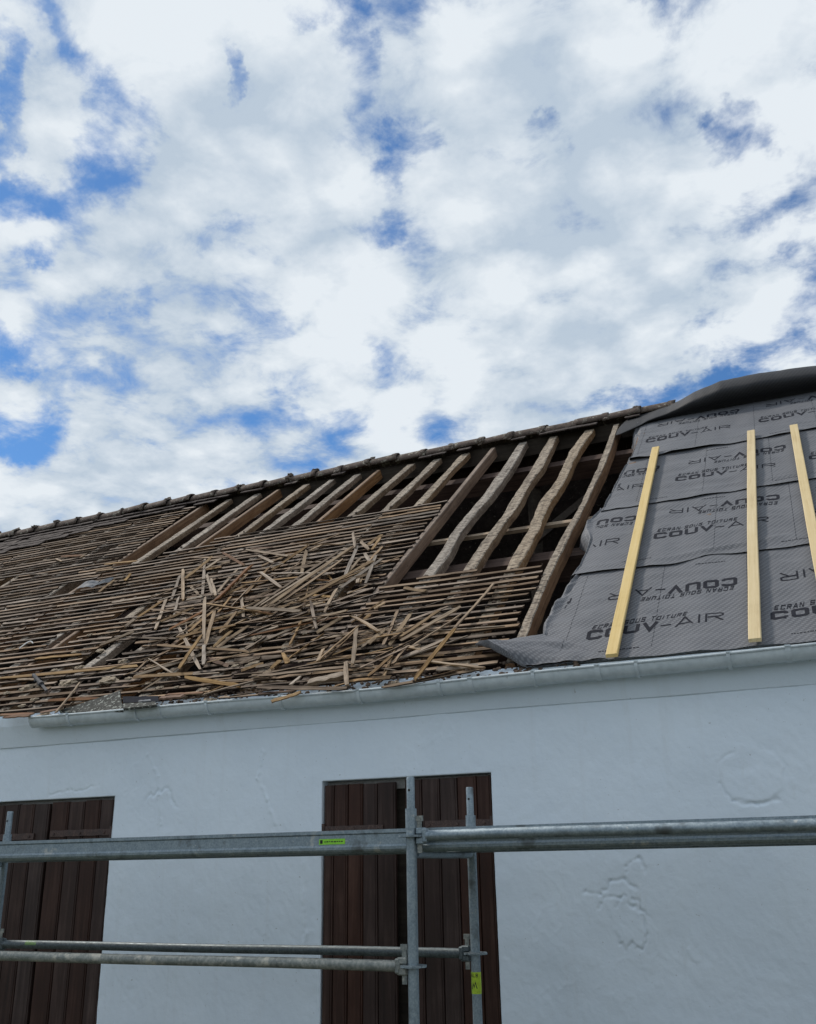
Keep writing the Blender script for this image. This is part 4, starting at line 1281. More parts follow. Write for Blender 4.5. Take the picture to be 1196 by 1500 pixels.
def clip_to(k):
    def to(u, v, lay):
        hit = BVH[k].ray_cast(roof(u, v, 0.12), -Nn, 0.3)[0]
        return np.array((hit if hit else roof(u, v, strip_n(k, u, v))) + Nn * (0.0014 + 0.0003 * lay))
    return to


def block(pr, k, u0, v0, flip, tilt, bw=0.87):
    to = clip_to(k)
    ch, sh = 0.118, 0.058
    cw = bw * 0.52; aw = bw * 0.46
    if not flip:
        pr.text('COUV', HEAVY, u0, v0, cw, ch, to, (.26, .26), tilt=tilt)
        pr.text('-AIR', LIGHT, u0 + cw + .012, v0 + tilt * (cw + .01), aw, ch * .97, to, (.10, .13), tilt=tilt)
        pr.text('ECRAN SOUS TOITURE', SMALL, u0 + .02, v0 + ch + .022, bw * .70, sh, to, (.20, .21), .3, gap=.42, tilt=tilt)
    else:       # printed head over heels
        pr.text('COUV', HEAVY, u0 + bw - cw, v0, cw, ch, to, (.26, .26), flip=True, tilt=tilt)
        pr.text('-AIR', LIGHT, u0, v0, aw, ch * .97, to, (.10, .13), flip=True, tilt=tilt)
        pr.text('ECRAN SOUS TOITURE', SMALL, u0 + bw * .28, v0 - ch - .022, bw * .70, sh, to, (.20, .21), .3, gap=.42, flip=True, tilt=tilt)


UP = [(-1.405, 0.255, .10), (-1.095, 1.875, .035), (-1.005, 3.245, -.03), (-1.395, 4.715, .0)]
DN = [(-1.335, 0.945, .05), (-1.01, 2.52, -.06), (-0.91, 3.80, .03), (-1.315, 5.39, .05)]
def emit(pr, k, name, stuff=False):
    """drop what lies outside the sheet, then link the print as one part of its strip"""
    if not pr.f: return
    vs_ = np.array(pr.v); d = vs_ - np.array(roof(0, 0, 0)); uu = d @ np.array(U); vv = d @ np.array(V)
    ok = [(left_edge(k, b) + .012 < a < MEMB_R - .02) and (v_low(k, a) + .01 < b < STRIP_V1[k] - .005) for a, b in zip(uu, vv)]
    fs = [f for f in pr.f if all(ok[i] for i in f)]
    if not fs: return
    used = sorted({i for f in fs for i in f}); mp_ = {a: i for i, a in enumerate(used)}
    o = mesh_obj(name, [pr.v[i] for i in used], [tuple(mp_[i] for i in f) for f in fs], M_PRINT, STRIPS[k])
    if stuff: o['kind'] = 'stuff'


for k in range(4):
    for (pos, flip) in ((UP[k], False), (DN[k], True)):
        for rep in (-1, 0, 1, 2):
            u0 = pos[0] + rep * 1.14
            if u0 > 1.6: continue
            pr = Print(); block(pr, k, u0, pos[1], flip, pos[2]); emit(pr, k, 'printed_lettering')
    # faint fold rules and the fine maker's line, too small to read
    to = clip_to(k); pr = Print()
    for rep in range(5):
        u = -1.62 + [0.08, .42, .30, .18][k] + rep * 0.57
        vv = STRIP_V0[k] + .12
        while vv < STRIP_V1[k] - .15:
            pr.stroke([(u, vv), (u + .002, vv + .045)], .0025, .0025, to); vv += .06
    emit(pr, k, 'fold_rules', True); pr = Print()
    for rep in range(3):
        for (uu, vv, n) in ((-1.30, STRIP_V0[k] + .12, 12), (-0.75, STRIP_V1[k] - .2, 10)):
            x = uu + rep * 1.14
            for q in range(n):
                l = random.uniform(.008, .022)
                pr.stroke([(x, vv), (x + l, vv)], .010, .010, to); x += l + .006
    emit(pr, k, 'fine_print', True)

# ------------------------------------------------------------------ new battens over the membrane
BL = ['leftmost new yellow pine batten laid up the grey membrane', 'middle new yellow pine batten, the straight upright one on the grey membrane',
      'rightmost new yellow pine batten, cut by the picture edge']
for (ua, va, ub, vb), lab in zip(BATTENS, BL):
    p0, p1 = roof(ub, vb, 0.0), roof(ua, va, 0.0); L = (p1 - p0).length
    b = MB(); k = 40; vs_, fs = [], []
    for i in range(k + 1):
        x = L * i / k; bow = 0.004 * math.sin(3.1 * i / k + ua) + 0.0015 * nz(x * 2, ua)
        for (a, c) in ((-.5, 0), (.5, 0), (.5, .86), (.44, 1), (-.44, 1), (-.5, .86)):
            vs_.append((x, a * .072 + bow, .043 + c * .024))
    for i in range(k):
        for j in range(6): fs.append((i * 6 + j, i * 6 + (j + 1) % 6, i * 6 + 6 + (j + 1) % 6, i * 6 + 6 + j))
    fs += [tuple(range(6))[::-1], tuple(range(k * 6, k * 6 + 6))]
    b.add(vs_, fs)
    o = b.build('batten', M_BATTEN, None, frame(p0, p1 - p0, Nn)); tag(o, lab, 'batten', 'new yellow battens on the membrane')
    nb = MB()
    x = .12
    while x < L:
        for dy in (-.015, .015):
            if random.random() < .8: nb.tube([(x + random.uniform(-.02, .02), dy, .0665), (x, dy, .0690)], .006, 6)
        x += 0.52
    tag(nb.build('nail_heads', M_NAIL, o), kind='stuff')
    kn = MB()
    for q in range(5):
        kx = random.uniform(.2, L - .2); ky = random.uniform(-.022, .022); rr = random.uniform(.007, .013)
        kn.tube([(kx, ky, .0662), (kx, ky, .0674)], rr, 9)
    tag(kn.build('knots', M_RUST, o), kind='stuff')

# ------------------------------------------------------------------ loose laths of the torn-off roof
STK = {}
for nm, mt in (('plain', M_STICK), ('tan', M_TAN), ('rust', M_RUST), ('grey', M_GREYW), ('dark', M_LATH)):
    STK[nm] = []
    for i in range(5):
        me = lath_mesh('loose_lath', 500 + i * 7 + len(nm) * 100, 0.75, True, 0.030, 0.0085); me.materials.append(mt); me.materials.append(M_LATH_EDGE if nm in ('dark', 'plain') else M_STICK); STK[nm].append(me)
WIDE = lath_mesh('loose_lath', 999, 0.8, True, 0.055, 0.014); WIDE.materials.append(M_RUST); WIDE.materials.append(M_RUST)
THICK = lath_mesh('loose_lath', 997, 1.0, True, 0.055, 0.03); THICK.materials.append(M_GREYW); THICK.materials.append(M_STICK)
SGROUP = 'loose broken laths on the roof'
SLABEL = 'loose broken wooden lath lying in the heap on the stripped roof'
n_sticks = 0


def stick(px0, py0, px1, py1, kind='plain', h0=0.035, h1=None, label=None, roll=None, me=None):
    global n_sticks
    h1 = h0 if h1 is None else h1
    a = roof_uv(px0, py0, h0); b = roof_uv(px1, py1, h1)
    p0, p1 = roof(a[0], a[1], h0), roof(b[0], b[1], h1)
    if me is None:
        k = kind if kind != 'mix' else random.choices(['plain', 'tan', 'rust', 'grey', 'dark'], [5, 1.6, .7, 1.6, 2.6])[0]
        me = random.choice(STK[k])
    o = place('loose_lath', me, p0, p1, random.uniform(-.45, .45) if roll is None else roll)
    tag(o, label or SLABEL, 'lath', SGROUP); n_sticks += 1
    return o


def S(ox, oy, sc, rows):
    for r in rows:
        x0, y0, x1, y1 = r[:4]; kw = r[4] if len(r) > 4 else {}
        kw = dict(kw); kw.setdefault('kind', 'plain'); kw.setdefault('h0', random.uniform(.028, .065)); kw.setdefault('h1', kw['h0'] + random.uniform(-.012, .012))
        stick(ox + x0 / sc, oy + y0 / sc, ox + x1 / sc, oy + y1 / sc, **kw)


G, T_, RU, DK = {'kind': 'grey'}, {'kind': 'tan'}, {'kind': 'rust'}, {'kind': 'dark'}
S(180, 780, 5.98, [
    (530, 595, 530, 315, dict(kind='grey', roll=0, label='short grey upright lath with nail holes, left of a longer pair')), (700, 550, 720, 230, dict(kind='grey', roll=0)), (550, 400, 790, 210, T_), (430, 585, 500, 380, G), (285, 850, 385, 570, G),
    (15, 830, 350, 600, T_), (190, 600, 545, 450), (710, 940, 722, 560, dict(kind='tan', h0=.09, roll=0, label='pale upright lath standing at the centre of the heap')), (708, 1160, 712, 985, dict(kind='grey', roll=0, h0=.07)), (720, 990, 805, 690, dict(kind='tan', h0=.075)),
    (675, 1190, 490, 820, dict(kind='grey', h0=.045, roll=0, label='whitish lath slanting down to the right under two crossed ones')), (490, 1195, 690, 900, dict(kind='tan', h0=.09, roll=.1, label='tan lath slanting down to the left across the whitish one')),
    (740, 625, 1196, 690, dict(kind='tan', h0=.085, h1=.06)), (300, 985, 1100, 1040, dict(kind='plain', h0=.06)), (450, 730, 490, 570, G), (790, 540, 735, 370, G), (815, 550, 770, 405, G),
    (880, 180, 1070, 290, RU), (820, 590, 1120, 290, dict(me=WIDE, h0=.08, label='wide reddish brown board slanting through the upper heap')), (900, 550, 1090, 370, T_), (960, 640, 1196, 390), (160, 1030, 620, 830, T_), (220, 1130, 600, 930),
    (890, 850, 1150, 720, G), (830, 1010, 1100, 820), (960, 960, 1196, 850), (740, 1100, 930, 1170, RU), (580, 870, 780, 700), (1060, 750, 1040, 565, G), (660, 540, 600, 480, G),
    (360, 650, 690, 600, DK), (410, 850, 690, 700, RU), (330, 780, 620, 660), (560, 590, 700, 560, G), (640, 800, 830, 660), (760, 620, 1100, 450), (800, 560, 1000, 330, T_), (850, 880, 1000, 690), (20, 420, 70, 360, T_), (250, 860, 90, 890, G),
    (790, 1010, 960, 860, T_), (840, 700, 950, 560), (500, 940, 690, 830), (860, 270, 940, 260, T_), (720, 320, 880, 215, G)])
S(360, 780, 5.98, [
    (110, 200, 240, 265, G), (0, 150, 370, 205, dict(kind='grey', h0=.045)), (545, 120, 830, 10), (230, 330, 545, 120), (570, 155, 680, 105, T_), (480, 420, 535, 150, G),
    (200, 640, 940, 120, dict(kind='tan', h0=.10, h1=.08, label='long pale lath on top of the bundle slanting up to the right')), (130, 640, 935, 140, dict(kind='grey', h0=.085, h1=.065)), (260, 640, 860, 230, dict(kind='plain', h0=.075)), (60, 660, 800, 180, dict(kind='plain', h0=.06)), (190, 600, 900, 150, dict(kind='grey', h0=.07)),
    (110, 690, 640, 330, dict(kind='plain', h0=.05)), (130, 350, 310, 480, dict(kind='grey', h0=.07)), (0, 540, 220, 290), (20, 500, 160, 370, T_), (960, 130, 940, 0, dict(kind='grey', h0=.08)), (870, 380, 985, 110, G), (900, 350, 1000, 230, G),
    (1080, 150, 1010, 80, G), (1090, 250, 1043, 180, G), (1050, 450, 1140, 200, dict(kind='grey', h0=.07)), (470, 600, 1110, 250, dict(kind='tan', h0=.075)), (850, 430, 1196, 310), (690, 480, 1000, 350), (1070, 110, 1196, 20, T_), (1110, 150, 1180, 50, T_), (1000, 440, 1030, 300, G), (980, 440, 1010, 330, G),
    (540, 710, 640, 570, T_), (690, 700, 800, 490, T_), (390, 980, 490, 770, T_), (0, 660, 490, 690, dict(kind='grey', h0=.09)), (0, 680, 240, 715, RU), (0, 795, 1196, 685, dict(kind='dark', h0=.085, label='long dark lath lying level right across the heap')),
    (370, 1110, 680, 890, T_), (220, 1196, 310, 1120, T_), (640, 1120, 990, 820, dict(kind='tan', h0=.07)), (700, 1110, 960, 870), (940, 1150, 970, 850, dict(kind='grey', h0=.09, roll=0, label='short pale upright lath crossing level ones right of the heap')),
    (1170, 870, 920, 720, dict(kind='grey', h0=.08)), (1010, 1015, 1196, 870, T_), (1030, 780, 1090, 720, T_), (620, 880, 850, 740, T_), (0, 1010, 420, 840, G), (880, 1196, 885, 1130, dict(kind='grey', roll=0, h0=.08)),
    (230, 400, 480, 270), (260, 560, 520, 500, RU), (430, 670, 640, 590), (590, 840, 720, 740, G), (210, 740, 400, 620), (300, 690, 480, 560, T_), (0, 590, 260, 540, RU), (630, 1130, 680, 1020, G), (380, 1140, 330, 1070, T_), (540, 300, 250, 440), (1040, 300, 1196, 130)])
S(540, 820, 4.98, [
    (330, 880, 640, 490, dict(kind='tan', h0=.06, h1=.075, roll=.1)), (630, 495, 920, 170, dict(kind='tan', h0=.078, h1=.05, label='long tan lath slanting up to the right, set apart from the heap')),
    (150, 625, 310, 390, T_), (240, 560, 515, 370, T_), (240, 590, 660, 350, T_), (330, 620, 690, 390, dict(kind='tan', h0=.05)), (60, 710, 410, 540), (0, 610, 120, 505, T_), (100, 880, 190, 650, T_), (0, 850, 170, 700), (180, 760, 270, 650), (230, 620, 380, 655, G),
    (260, 205, 420, 230, dict(kind='tan', h0=.03)), (40, 360, 120, 315, T_), (0, 870, 160, 860), (440, 740, 850, 790, G), (100, 930, 800, 800), (0, 470, 75, 530, G), (170, 690, 420, 540), (330, 880, 640, 810), (500, 800, 800, 770, G)])
S(380, 880, 5.436, [
    (700, 670, 690, 485, dict(kind='grey', roll=0, h0=.09, label='lowest short grey upright lath near the gutter')), (400, 650, 680, 590, dict(me=THICK, h0=.05, label='thick pale split piece just above the gutter')), (370, 515, 770, 440), (0, 600, 900, 510, dict(kind='plain', h0=.06)), (0, 690, 720, 700, dict(kind='dark', h0=.06)),
    (100, 800, 330, 730, dict(kind='tan', h0=.05)), (250, 670, 330, 600, G), (220, 500, 190, 420, T_), (720, 640, 1040, 610), (0, 740, 300, 715, RU), (560, 700, 760, 640), (360, 670, 690, 640, RU), (20, 650, 210, 640, G)])
S(180, 900, 5.436, [
    (500, 500, 940, 570, dict(kind='tan', h0=.06, label='tan lath slanting down to the right above the middle of the gutter')), (640, 640, 1050, 530, dict(kind='tan', h0=.06)), (640, 640, 800, 570, T_), (760, 665, 1196, 630), (300, 665, 480, 650, dict(me=WIDE, h0=.05)), (1120, 480, 1196, 430, T_), (1030, 490, 1196, 485, T_),
    (350, 640, 640, 625, RU), (860, 650, 1190, 600), (100, 460, 200, 360)])
S(0, 900, 5.98, [
    (490, 860, 710, 590, dict(kind='tan', h0=.07, label='tan lath leaning up to the right beside the grey lichen slab')), (430, 755, 860, 735, RU), (1095, 110, 1196, 30, T_), (880, 270, 1170, 150, G), (0, 560, 1196, 450, dict(kind='tan', h0=.04)), (300, 390, 720, 350, dict(kind='tan', h0=.03)),
    (360, 860, 560, 820, RU), (0, 880, 300, 870, RU), (30, 900, 260, 885, RU), (150, 570, 330, 570, G), (620, 790, 660, 760)])
S(0, 740, 5.98, [(870, 760, 1000, 660, T_), (990, 690, 1130, 600, T_), (840, 580, 1000, 560, T_), (920, 520, 1196, 490, T_), (540, 490, 490, 470, G), (270, 605, 420, 605, G), (700, 460, 740, 440, G), (540, 450, 730, 440, RU)])
# smaller stuff between them: same laths, thrown about
r_ = random.Random(11)
for k in range(165):
    c = r_.choices([(330, 905, 105, 48), (450, 880, 100, 60), (560, 930, 90, 50), (300, 985, 130, 24), (500, 1000, 130, 16)], [4, 5, 3, 2, 2])[0]
    px, py = r_.gauss(c[0], c[2] * .6), r_.gauss(c[1], c[3] * .6)
    u, v = roof_uv(px, py)
    if not (-7.2 < u < -2.0) or v < .03 or v > lath_top(u) - .05 or (u > -3.4 and v > 1.1): continue
    L = r_.uniform(.18, .85); th = r_.gauss(.30, .45) if r_.random() < .8 else r_.uniform(0, math.pi)
    h = r_.uniform(.022, .06); dh = r_.uniform(-.012, .02)
    p0 = roof(u - L / 2 * math.cos(th), v - L / 2 * math.sin(th) * .8, h); p1 = roof(u + L / 2 * math.cos(th), v + L / 2 * math.sin(th) * .8, h + dh)
    if (p0 - roof(0, 0)).dot(V) < .02: continue
    kk = r_.choices(['plain', 'tan', 'rust', 'grey', 'dark'], [5, 2, .9, 1.8, 2.4])[0]
    o = place('loose_lath', r_.choice(STK[kk]), p0, p1, r_.uniform(-.5, .5), thin=r_.choice([.45, .6, .8, 1.0])); tag(o, SLABEL, 'lath', SGROUP); n_sticks += 1
print('sticks', n_sticks)

# ------------------------------------------------------------------ lumps of mortar and other debris
LG = 'mortar lumps caught on the lower laths'
LL = 'pale lump of lime mortar caught between the lower roof laths'


def lump(px, py, wpx, label=None, squash=.55):
    u, v = roof_uv(px, py, .02); dist = (roof(u, v) - Vector(CAM)).length; s = wpx / F_PX * dist / 2 * .8
    me = random.choice(LUMPS); o = bpy.data.objects.new('mortar_lump', me); COL.objects.link(o)
    o.matrix_basis = ROOF_M @ Matrix.Translation((u, v, .02)) @ Matrix.Rotation(random.uniform(-.3, .3), 4, 'Z') @ Matrix.Diagonal((s, s * .55, s * squash * .55, 1))
    tag(o, label or LL, 'mortar lump', LG)


for (x, y, wd, lb) in [(240, 645, 26, None), (590, 605, 30, None), (950, 580, 36, 'broad flat lump of lime mortar above the black sheet scrap'), (390, 885, 26, 'large cream mortar lump at the left end of the gutter'), (1130, 562, 14, None), (60, 690, 14, None), (300, 745, 14, None), (200, 800, 14, None), (790, 180, 12, None), (660, 330, 14, None), (480, 490, 14, None), (700, 465, 18, None), (880, 320, 18, None), (1080, 410, 18, None), (340, 630, 10, None), (120, 300, 8, None)]:
    lump(x / 5.98, 900 + y / 5.98, wd, lb)
for (x, y, wd, lb) in [(130, 492, 12, None), (310, 482, 20, None), (1045, 398, 28, None), (490, 660, 12, None), (690, 688, 24, 'jagged grey mortar lump sitting on the gutter rim'), (640, 600, 18, None), (290, 585, 14, None), (900, 410, 16, None), (200, 550, 12, None), (430, 580, 12, None), (60, 510, 10, None), (1060, 190, 20, None)]:
    lump(180 + x / 5.436, 900 + y / 5.436, wd, lb)
for (x, y, wd, lb) in [(1080, 650, 14, 'small yellowish chip right at the gutter under the laths'), (330, 485, 10, None), (200, 375, 12, None), (10, 500, 8, None), (700, 580, 10, None), (290, 535, 8, None), (760, 555, 8, None), (360, 260, 10, None)]:
    lump(380 + x / 5.436, 880 + y / 5.436, wd, lb)

# grey lichen-covered valley slab standing on the gutter end
a = roof_uv(88, 1043, .03); b_ = roof_uv(176, 1011, .05); c_ = roof_uv(180, 1041, .03)
pa, pb, pc = roof(a[0], a[1], .03), roof(b_[0], b_[1], .05), roof(c_[0], c_[1], .03)
sl = MB(); n = 16; vs_, fs = [], []
nrm = (pb - pa).cross(pc - pa).normalized()
if nrm.y > 0: nrm = -nrm
for i in range(n + 1):
    t = i / n; top = pa.lerp(pb, t); bot = pa.lerp(pc, t)
    for (q, off) in ((0, 0), (0.12, .014), (.5, .004), (1, 0), (1, -.012), (0, -.012)):
        vs_.append(top.lerp(bot, q) + nrm * (off + .004 * nz(t * 5, q * 4)))
for i in range(n):
    for j in range(6): fs.append((i * 6 + j, i * 6 + (j + 1) % 6, i * 6 + 6 + (j + 1) % 6, i * 6 + 6 + j))
fs += [tuple(range(6)), tuple(range(n * 6, n * 6 + 6))[::-1]]
sl.add([q - pa for q in vs_], fs)
tag(sl.build('lichen_slab', M_SLAB, None, Matrix.Translation(pa)), 'grey lichen spotted triangular slab standing on the left end of the gutter', 'slab')


def plate(pix, h, th, mat, name, label, cat, bend=0.0):
    P = [roof(*roof_uv(x, y, hh), hh) for (x, y), hh in zip(pix, h)]
    n = 8; vs_, fs = [], []
    for s in (0, 1):
        for j in range(n + 1):
            for i in range(n + 1):
                a, b = i / n, j / n
                q = (P[0].lerp(P[1], a)).lerp(P[3].lerp(P[2], a), b)
                vs_.append(q - P[0] + Nn * (th * s + bend * math.sin(math.pi * a) + .4 * bend * nz(a * 3, b * 3) + .003 * nz(a * 9, b * 9)))
    w = n + 1; hh = w * w
    for j in range(n):
        for i in range(n):
            a = j * w + i; fs += [(a, a + w, a + w + 1, a + 1), (hh + a, hh + a + 1, hh + a + w + 1, hh + a + w)]
    for i in range(n):
        fs += [(i, i + 1, hh + i + 1, hh + i), (n * w + i, hh + n * w + i, hh + n * w + i + 1, n * w + i + 1), (i * w, hh + i * w, hh + (i + 1) * w, (i + 1) * w), (i * w + n, (i + 1) * w + n, hh + (i + 1) * w + n, hh + i * w + n)]
    b = MB(); b.add(vs_, fs)
    tag(b.build(name, mat, None, Matrix.Translation(P[0])), label, cat)


plate([(181, 1030), (233, 1028), (232, 1020), (180, 1021)], [.03] * 4, .004, M_BLACKSHEET, 'sheet_scrap', 'small black sheet scrap behind the gutter beside the lichen slab', 'sheet scrap')
plate([(182, 1041), (231, 1036), (229, 1031), (181, 1034)], [.045] * 4, .02, M_SLAB, 'slab_piece', 'flat lichen covered slab lying in the gutter right of the triangular one', 'slab')
plate([(203, 1029), (222, 1027.5), (221, 1025.5), (204, 1027)], [.065] * 4, .008, M_FLASH, 'slate_offcut', 'thin light grey offcut lying on the black sheet scrap', 'offcut')
plate([(110, 866), (137, 861), (146, 852), (121, 856)], [.05, .05, .06, .075], .003, M_FLASH, 'flashing_piece', 'crumpled pale grey metal flashing lying on the upper left laths', 'flashing', .03)
plate([(133, 862), (160, 853), (168, 846), (146, 853)], [.05, .045, .06, .07], .003, M_FLASH, 'flashing_strip', 'narrow bent metal flashing strip right of the crumpled piece', 'flashing', .015)
# short metal clamp lying on the lowest laths at the left
a = roof_uv(51, 992, .05); b_ = roof_uv(68, 1010, .05); p0, p1 = roof(*a, .07), roof(*b_, .04)
cl = MB(); d = (p1 - p0); L = d.length
cl.tube([(0, 0, 0), (L * .55, 0, 0)], .017, 10); cl.tube([(L * .5, 0, 0), (L * .62, 0, 0)], [.024, .024], 10); cl.box(L * .6, L, -.011, .011, -.006, .006); cl.tube([(L * .3, -.03, 0), (L * .3, .03, 0)], .008, 8)
tag(cl.build('metal_clamp', M_DARKMETAL, None, frame(p0, d, Nn)), 'short dark metal clamp lying on the lower left laths', 'clamp')
a = roof_uv(32, 946, .04); p0 = roof(*a, .03)
wv_ = MB(); pts = [(0.0 + .10 * t, -.04 + .10 * math.sin(t * 2.2), .02 * math.sin(t * 3)) for t in np.linspace(0, 1, 9)]
wv_.tube(pts, .006, 6)
tag(wv_.build('plastic_strip', M_WHITEPL, None, Matrix.Translation(p0) @ ROOF_M.to_3x3().to_4x4()), 'curled white plastic strip on the lower left laths', 'plastic strip')

# ---- say which lath and which lump is which
def pix(p):
    d = np.array(p) - CAM
    return 598 + F_PX * (d @ CR) / (d @ CF), 750 - F_PX * (d @ CU) / (d @ CF)


ORD = ['leftmost', 'second from left', 'third from left', 'fourth from left', 'fifth from left', 'sixth from left', 'seventh from left', 'eighth from left', 'ninth from left', 'tenth from left']
KIND = {'split_lath_wood': 'brown', 'fresh_split_wood': 'tan', 'reddish_split_wood': 'reddish', 'grey_weathered_wood': 'grey', 'old_lath_wood': 'dark'}


def name_them(objs, describe, noun):
    groups = {}
    for o in objs:
        key, x = describe(o); groups.setdefault(key, []).append((x, o))
    for key, lst in groups.items():
        lst.sort(key=lambda q: q[0])
        for i, (x, o) in enumerate(lst):
            pre, post = key
            if len(lst) == 1: o['label'] = f'{pre} {noun} {post}'.strip()
            elif len(lst) == 2: o['label'] = f'{("left", "right")[i]} one of the two {pre} {noun}s {post}'
            elif i == len(lst) - 1: o['label'] = f'rightmost of the {pre} {noun}s {post}'
            else: o['label'] = f'{ORD[min(i, 9)]} of the {pre} {noun}s {post}'


def lath_words(o):
    mm = o.matrix_basis; p0 = pix(mm.translation); p1 = pix(mm @ Vector((1, 0, 0)))
    x, y = (p0[0] + p1[0]) / 2, (p0[1] + p1[1]) / 2; dx, dy = p1[0] - p0[0], p0[1] - p1[1]
    if dx < 0: dx, dy = -dx, -dy
    ang = math.degrees(math.atan2(dy, dx)); ln = math.hypot(dx, dy)
    ori = 'upright' if abs(ang) > 68 else 'up-slanting' if ang > 18 else 'level' if ang > -8 else 'down-slanting'
    size = 'short' if ln < 38 else 'long' if ln > 85 else 'medium'
    edge = 1051 - (x - 50) * .0875 - y                     # height above the gutter
    if x < 180: zone = 'on the far left'
    elif edge < 32: zone = 'just above the gutter'
    elif x < 290: zone = 'left in the heap'
    elif x < 400: zone = 'low in mid heap' if edge < 120 else 'high in mid heap'
    elif x < 520: zone = 'low in right heap' if edge < 120 else 'high in right heap'
    else: zone = 'below the bare rafters'
    return (f'{size} {ori} {KIND[o.data.materials[0].name]}', zone), x


name_them([o for o in COL.objects if o.get('label') == SLABEL], lath_words, 'loose lath')


def lump_words(o):
    x, y = pix(o.matrix_basis.translation); edge = 1051 - (x - 50) * .0875 - y
    size = 'small' if o.matrix_basis.to_scale().x < .055 else 'large'
    zone = ('right at the gutter' if edge < 14 else 'on the lowest laths' if edge < 45 else 'higher among the laths') + (', left end' if x < 120 else ', middle' if x < 380 else ', right part')
    return (f'{size} pale', zone), x


name_them([o for o in COL.objects if o.get('label') == LL], lump_words, 'mortar lump')

# ------------------------------------------------------------------ scaffold
scaf = empty('scaffold', (-1.9, 4.75, 0)); tag(scaf, 'galvanised tube scaffold with a steel deck in front of the house wall', 'scaffold')
Y0, Y1 = 4.40, 5.10


def standard(x, y, top, lean=0.0, mat=M_GALV, sticker=False, label=None):
    b = MB()
    b.tube([(0, 0, .05), (0, 0, top - .145)], .0242, 18)
    b.tube([(0, 0, top - .235), (0, 0, top - .146)], .0268, 18)
    root = shade_auto(b.build('standard', mat, scaf, Matrix.Translation((x, y, 0))))
    if label: root['label'] = label
    s = MB(); s.tube([(0, 0, top - .15), (0, 0, top - .005), (0, 0, top)], [.0192, .0192, .017], 16); shade_auto(s.build('spigot', mat, root, Matrix.Translation((x, y, 0))))
    # pin hole of the spigot: a black disc for the shade inside, street side
    h = MB(); h.tube([(0, -.0188, top - .062), (0, -.0200, top - .062)], .0062, 10); h.build('pin_hole', M_INK_SHADE, root, Matrix.Translation((x, y, 0)))
    for z in (0.62, 1.18, 1.735):
        rr = MB(); n = 32; vs_, fs = [], []
        for (zz, ) in ((-.0045,), (.0045,)):
            for i in range(n):
                an = 2 * math.pi * i / n; rad = .061 - (.007 if i % 4 == 2 else 0)
                vs_ += [(math.cos(an) * .0255, math.sin(an) * .0255, zz), (math.cos(an) * rad, math.sin(an) * rad, zz)]
        for i in range(n):
            j = (i + 1) % n
            fs += [(2 * i, 2 * i + 1, 2 * j + 1, 2 * j), (2 * n + 2 * i, 2 * n + 2 * j, 2 * n + 2 * j + 1, 2 * n + 2 * i + 1), (2 * i + 1, 2 * n + 2 * i + 1, 2 * n + 2 * j + 1, 2 * j + 1), (2 * i, 2 * j, 2 * n + 2 * j, 2 * n + 2 * i)]
        rr.add(vs_, fs); rr.build('rosette', mat, root, Matrix.Translation((x, y, z)))
    bp = MB(); bp.tube([(0, 0, .012), (0, 0, .049)], .019, 12); bp.box(-.075, .075, -.075, .075, .004, .012); bp.build('base_plate', mat, root, Matrix.Translation((x, y, 0)))
    return root


def wedge_head(parent, x, y, z, sgn, mat, drop=.05):
    """sgn: side of the standard the tube is on"""
    b = MB()
    # jaw above and below the rosette, closing on the tube end
    x0, x1 = x + sgn * .028, x + sgn * .075
    lo, hi = min(x0, x1), max(x0, x1)
    b.box(lo, hi, y - .017, y + .017, z + .007, z + .036, ch=.005); b.box(lo, hi, y - .017, y + .017, z - .038, z - .007, ch=.005)
    b.box(min(x + sgn * .060, x + sgn * .085), max(x + sgn * .060, x + sgn * .085), y - .022, y + .022, z - .032, z + .032, ch=.006)
    b.build('wedge_head', mat, parent)
    w = MB(); xa, xb = x + sgn * .036, x + sgn * .050
    w.prism([(y - .0035, z + .075), (y + .0035, z + .075), (y + .0035, z - .075), (y - .0035, z - .075)], min(xa, xb) - .004, max(xa, xb) + .004)
    w.prism([(y - .006, z + .09), (y + .006, z + .09), (y + .006, z + .066), (y - .006, z + .066)], min(xa, xb) - .010, max(xa, xb) + .010)
    w.build('wedge', M_GALV_DIRTY, parent)


def ledger(x0, x1, y, z, mat, label=None, name='ledger', dz=0.0, heads=True):
    b = MB(); k = 10
    b.tube([(x0 + .08 + (x1 - x0 - .16) * i / k, y, z + dz * i / k + .0015 * math.sin(i)) for i in range(k + 1)], .0242, 18)
    root = shade_auto(b.build(name, mat, scaf))
    if label: root['label'] = label
    if heads:
        wedge_head(root, x0, y, z, 1, mat); wedge_head(root, x1, y, z, -1, mat)
    return root


XF, XI, XL, XR = -1.905, -1.862, -5.10, 1.30
standard(XF, Y0, 2.004); inner = standard(XI, Y1, 1.998); standard(XL, Y1, 1.985); standard(XL - .03, Y0, 2.0); standard(XR, Y0, 2.0); standard(XR, Y1, 2.0)
ledger(XF, XR, Y0, 1.735, M_GALV)
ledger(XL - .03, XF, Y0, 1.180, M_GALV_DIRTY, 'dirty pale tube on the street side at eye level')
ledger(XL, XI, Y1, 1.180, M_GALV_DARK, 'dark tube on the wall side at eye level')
ledger(XL - .03, XF, Y0, 0.62, M_GALV); ledger(XL, XI, Y1, 0.62, M_GALV); ledger(XF, XR, Y0, 0.62, M_GALV)
for x, xi in ((XF, XI), (XL - .03, XL), (XR, XR)):
    b = MB(); b.tube([(x, Y0 + .04, 1.66), (xi, Y1 - .04, 1.66)], .0242, 14); shade_auto(b.build('transom', M_GALV, scaf))
